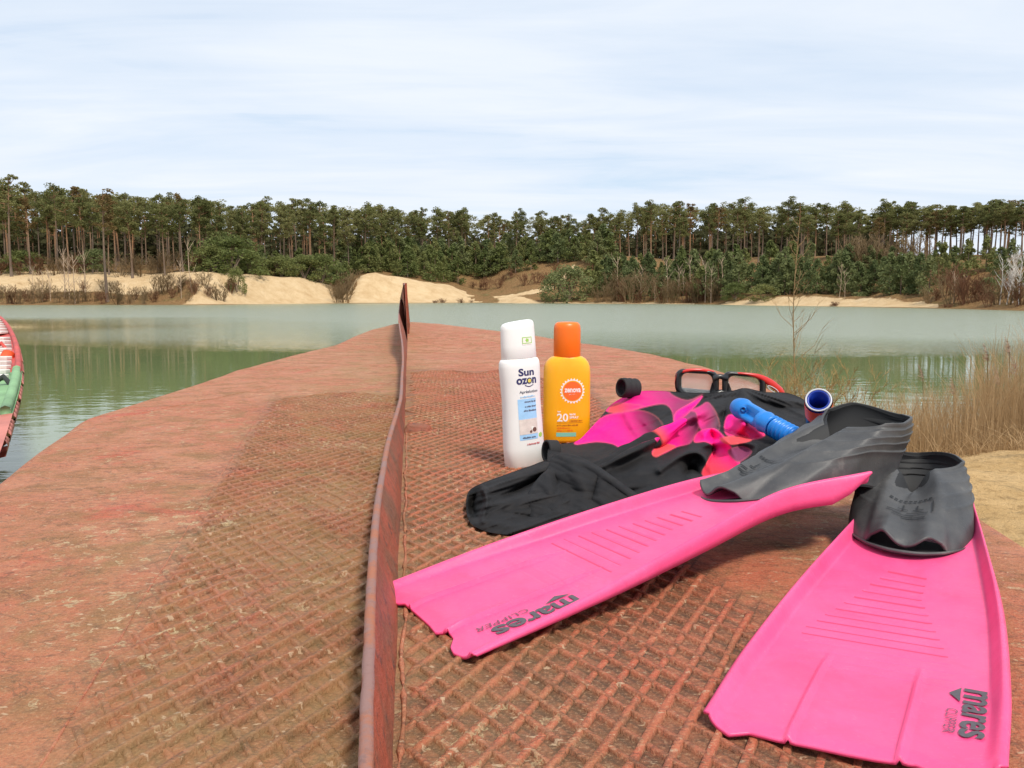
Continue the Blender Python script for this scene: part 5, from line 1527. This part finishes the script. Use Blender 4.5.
    sr = [bare_mesh(70 + i, 4, 12, 1.6, M['twigs_red'], .028, 8, tr=.045) for i in range(3)]
    def shrub(ax, d, hpx, m, lab, grp, w=1.0):
        y = table(ax, SH) + d; x = (ax - 512) / F * y * CT; z = ground(x, y) - .1; h = hpx / F * y
        place_tree('bare_shrub', (('branches', m),), (x, y, z), r.uniform(0, 6.28), h / 4.6, lab, 'shrub', grp, w * r.uniform(.9, 1.2))
    for k in range(40):
        ax = -10 + 205 * (k + r.random()) / 34; shrub(ax, r.uniform(1.5, 12), r.uniform(9, 24), r.choice(sr if k % 3 == 0 else sh), 'leafless reddish brown shrub on the left bank by the water', 'bare shrubs on the left bank', 1.3)
    for k in range(22):
        ax = -10 + 215 * (k + r.random()) / 22; shrub(ax, r.uniform(22, 30), r.uniform(16, 28), r.choice(sh + sr), 'leafless brown shrub at the foot of the left pines', 'bare shrubs below the left pines', 1.3)
    for k in range(10):
        ax = 335 + 16 * (k + r.random()) / 10; shrub(ax, r.uniform(1, 16), r.uniform(14, 26), r.choice(sh), 'leafless shrub in the gap between the two dunes', 'bare shrubs between the dunes', 1.2)
    for k in range(14):
        ax = 465 + 130 * (k + r.random()) / 14; shrub(ax, r.uniform(26, 44), r.uniform(8, 16), r.choice(sr), 'low rusty brown shrub on the hillside by the path', 'brown shrubs by the path', 1.5)
    for k in range(18):
        ax = 590 + 130 * (k + r.random()) / 18; shrub(ax, r.uniform(2, 7), r.uniform(14, 36), r.choice(sr + sh), 'leafless brown shrub at the shore right of the middle beach', 'bare shrubs right of the middle beach')
    for k in range(16):
        ax = 925 + 110 * (k + r.random()) / 16; shrub(ax, r.uniform(2, 10), r.uniform(14, 36), r.choice(sh + sr), 'leafless brown shrub around the birches at far right', 'bare shrubs by the birches', 1.1)
    for k in range(9):
        ax = 855 + 60 * (k + r.random()) / 9; shrub(ax, r.uniform(24, 32), r.uniform(34, 46), r.choice(sh), 'pale leafless shrub in the thicket below the right forest', 'pale shrubs below the right forest')
    for k in range(12):
        ax = r.choice((468, 480, 492, 440, 730, 812, 838, 880, 950, 1000)) + r.uniform(-8, 8); shrub(ax, .8, r.uniform(3, 6), r.choice(sr), 'tiny dry tuft at the water line', 'dry tufts at the water line', 2.2)
    # bare pale saplings and birches
    bs = [bare_mesh(80 + i, 10, 1, .1, M['bark_pale'], .035, 12, 'stem', lv=1, tr=.11) for i in range(3)]
    def sap(name, m, ax, d, hpx, lab, cat, grp):
        y = table(ax, SH) + d; x = (ax - 512) / F * y * CT; z = ground(x, y) - .1; h = hpx / F * y
        place_tree(name, (('stem', m),), (x, y, z), r.uniform(0, 6.28), h / 9.4, lab, cat, grp)
    for ax in (36, 41, 62, 72, 77, 80, 85, 181, 190, 64, 52):
        sap('sapling', r.choice(bs), ax + r.uniform(-3, 3), r.uniform(4, 9), r.uniform(26, 52), 'thin pale leafless sapling on the left bank', 'tree', 'pale saplings on the left bank')
    for ax in (618, 626, 632, 640, 655, 668, 676, 684, 690, 700, 706, 712, 964, 955, 722, 840, 846):
        sap('sapling', r.choice(bs), ax + r.uniform(-2, 2), r.uniform(4, 10), r.uniform(24, 44), 'thin pale leafless tree along the right shore', 'tree', 'pale saplings along the right shore')
    bb = [bare_mesh(90 + i, 10, 1, .1, M['birch'], .018, 16, 'stem', lv=2 if i else 1, tr=.13) for i in range(3)]
    for i, ax in enumerate((1000, 1007, 1013, 1019, 1026, 1033)):
        sap('birch_tree', bb[i % 3], ax, 4 + i % 3, (50, 56, 54, 58, 52, 50)[i], 'white-stemmed leafless birch in the clump at the far right shore', 'birch', 'birches at the far right shore')
forest()

# ------------------------------------------------------------------ near reeds, bush, sapling
def near_plants():
    r = random.Random(21)
    def blade(mb, x, y, h, lean, w, az):
        z = near_ground(x, y); z = max(z, WZL - .1)
        d = Vector((math.cos(az), math.sin(az), 0)); s = Vector((-d.y, d.x, 0)) if r.random() < .5 else Vector((1, 0, 0))
        P = []; n = 5
        for i in range(n):
            t = i / (n - 1); c = Vector((x, y, z)) + d * (lean * h * t * t) + Vector((0, 0, h * t * (1 - .12 * lean * t)))
            ww = w * (1 - .75 * t) / 2; P += [c - s * ww, c + s * ww]
        o = len(mb.v); mb.v += P; mb.f += [(o + 2 * i, o + 2 * i + 1, o + 2 * i + 3, o + 2 * i + 2) for i in range(n - 1)]
        return P[-1]
    mb = MB(); plume = MB()
    for k in range(6500):
        ax = 790 + 330 * (r.random() ** .85)
        dens = table(ax, [(790, .22), (840, .40), (900, .62), (975, .8), (992, 1.0), (1100, 1.0)])
        if r.random() > dens: continue
        y = r.uniform(5.9, 8.6); x = (ax - 512) / F * y
        sl = table(x, [(1.5, 6.2), (3, 7.3), (5, 8.2), (9, 9.2)])
        if y < sl - 1.3 - r.random() * .4 or y > sl + 1.0: continue
        h = table(ax, [(790, .38), (860, .55), (940, .66), (975, .75), (992, 1.0), (1100, 1.05)]) * r.uniform(.45, 1.05)
        tip = blade(mb, x, y, h, abs(r.gauss(0, .30)), r.uniform(.003, .008), r.uniform(0, 6.28))
    for k in range(900):  # fallen dry stalks in front
        ax = r.uniform(930, 1120); y = r.uniform(5.6, 6.8); x = (ax - 512) / F * y
        blade(mb, x, y, r.uniform(.06, .25), r.uniform(.5, 2), r.uniform(.004, .008), r.uniform(0, 6.28))
    o = mb.build('reeds', M['reed'], None, False); tag(o, 'dry tan reeds massed along the sandy shore at right', 'reeds', kind='stuff')
    for (px, py, D) in ((990, 358, 7.2), (1012, 352, 7.0), (925, 378, 7.6), (1002, 382, 6.8), (957, 392, 7.4), (1019, 372, 6.6)):
        tip = W(px, py, D); zb = near_ground(tip.x, tip.y); e = empty('reed_stalk', (tip.x, tip.y, zb))
        tag(e, 'taller reed stalk ending in a feathery plume above the reeds', 'reed', 'plumed reeds at the right shore')
        m2 = MB(); hh = tip.z - zb; m2.tube([Vector((0.03, 0, 0)), Vector((0, 0, hh * .6)), Vector((-.02, 0, hh))], .003, 5); m2.build('stalk', M['reed'], e)
        m3 = MB()
        for q in range(70):
            t = r.random(); p = Vector((-.02 - .05 * t * t, 0, hh - .03 + .16 * t)); a = r.uniform(0, 6.28)
            m3.tube([p, p + Vector((math.cos(a) * .03 - .02, math.sin(a) * .03, .02)) * (1.2 - t)], [.002, .001], 3, False)
        m3.build('plume', M['plume'], e)
    # ochre bushes behind the fins
    for i, (px, D, h, sp, lab) in enumerate(((800, 7.4, 1.05, .35, 'fine ochre leafless bush left of the snorkel end behind the fins'), (838, 7.0, .95, .35, 'fine ochre leafless bush directly above the far fin heel'), (770, 8.0, .85, .25, 'thin leafless bush above the diving mask at the water edge'))):
        me = bare_mesh(100 + i, h, 26, sp, M['ochre_twig'], .0035, 7, 'branches', lv=2, tr=.0045)
        y = D; x = (px - 512) / F * y; e = empty('leafless_bush', (x, y, max(near_ground(x, y), WZL - .05))); tag(e, lab, 'bush', 'ochre bushes at the near shore')
        o = bpy.data.objects.new('branches', me); COL.objects.link(o); o.parent = e
    # tall thin sapling in front of the lake
    y = 8.0; x = (795 - 512) / F * y; base = max(near_ground(x, y), WZL - .05)
    top = W(790, 203, y).z; hh = top - base
    e = empty('tall_sapling', (x, y, base)); tag(e, 'tall thin leafless sapling rising alone from the near reeds into the sky', 'tree')
    mb = MB(); path = [Vector((0.02 * math.sin(i * .7) - .015 * i / 11, 0, hh * i / 11)) for i in range(12)]
    mb.tube(path, [.0052 * (1 - .85 * i / 11) + .0018 for i in range(12)], 6)
    for k in range(46):
        t = r.uniform(.18, .92) ** 1.1; p = catmull(path, t); a = r.uniform(0, 6.28); ln = r.uniform(.15, .42) * (1.15 - t)
        q = p + Vector((math.cos(a) * ln * .6, math.sin(a) * ln * .6, ln * .55)); e2 = q + Vector((math.cos(a) * ln * .25, math.sin(a) * ln * .25, ln * .6))
        mb.tube([p, q, e2], [.0028, .002, .001], 4, False)
        for j in range(3):
            b = q.lerp(e2, r.random()); aa = a + r.uniform(-1.2, 1.2); mb.tube([b, b + Vector((math.cos(aa), math.sin(aa), 1.0)) * ln * .3], [.0016, .0008], 3, False)
    mb.build('stem', M['reed'], e)
near_plants()

# ------------------------------------------------------------------ neighbouring boat at the left edge
def left_boat():
    root = empty('moored_boat', (0, 0, 0)); tag(root, 'red and green work boat with white slatted foredeck, cut off by the left picture edge', 'boat')
    rim = [(-4, 316, 11.5), (3, 319, 10.6), (11, 328, 9.2), (18, 342, 7.8), (22, 361, 6.4), (21, 383, 5.3), (12, 416, 4.25), (0, 452, 3.45), (-26, 515, 2.7)]
    P = [W(*p) for p in rim]
    def pt(t): return catmull(P, t)
    NS = 80; V = []
    for i in range(NS):
        p = pt(i / (NS - 1)); 
        # hull side: down to the water, tucked in
        for (f, dx) in ((0.0, 0.0), (.03, .012), (.08, 0.0), (.14, -.25), (.5, -.8), (1.0, -1.3)):
            V.append(Vector((p.x + dx, p.y, lerp(p.z, WZL - .2, f))))
    link('hull', V, gridfaces(NS, 5), M['boat_pink'], root)
    # side deck to the left, gently dished, coloured in sections
    def sec(t0, t1, mat, name, dz=0.0, wid=2.4):
        V = []; n = 16
        for i in range(n):
            p = pt(lerp(t0, t1, i / (n - 1)))
            for k in range(8): V.append(Vector((p.x - wid * k / 7, p.y, p.z - .02 * (k > 0) - dz * (k > 0))))
        return link(name, V, gridfaces(n, 8), mat, root, False)
    sec(0, .30, M['boat_red'], 'foredeck')
    sec(.30, .56, M['boat_red'], 'slat_deck', .03)
    sec(.56, .74, M['boat_green'], 'green_deck', .02)
    sec(.74, 1.0, M['boat_pink'], 'aft_deck', .02)
    # white slats across
    for k in range(17):
        t = lerp(.17, .60, k / 16) ; p = pt(t); c = Vector((p.x - .10 - .45, p.y, p.z + .012))
        if k in (6,): continue
        w = lerp(.16, .05, k / 16)
        mb = MB(); mb.box(c, .9, w, .03); o = mb.build('slat', M['boat_white'], root, False); mod_bev(o, .005)
    # rounded red gunwale
    mb = MB(); mb.tube([pt(t / 60) + Vector((-.03, 0, .012)) for t in range(0, 36)], .022, 8); mb.build('gunwale', M['boat_red'], root)
    mb = MB(); mb.tube([pt(.56 + .18 * t / 12) + Vector((-.04, 0, .012)) for t in range(13)], .03, 8); mb.build('gunwale', M['boat_green'], root)
    # rail hoop and winch drum
    mb = MB(); c = W(2, 352, 7.2)
    mb.tube([c + Vector((-.1, 0, -.25)), c + Vector((-.1, 0, .0)), c + Vector((0, 0, .08)), c + Vector((.06, 0, 0)), c + Vector((.06, 0, -.25))], .018, 8)
    mb.build('rail_hoop', M['boat_red'], root)
    mb = MB(); c = W(2, 364, 6.6); mb.tube([c + Vector((0, -.1, -.12)), c + Vector((0, .1, .08))], .05, 12); mb.build('bollard', M['band'], root)
    mb = MB(); c = W(7, 381, 5.3); mb.tube([c + Vector((-.12, 0, -.03)), c + Vector((-.02, 0, .03)), c + Vector((.02, 0, -.02))], .018, 8); mb.build('cleat', M['dark_gap'], root)
left_boat()
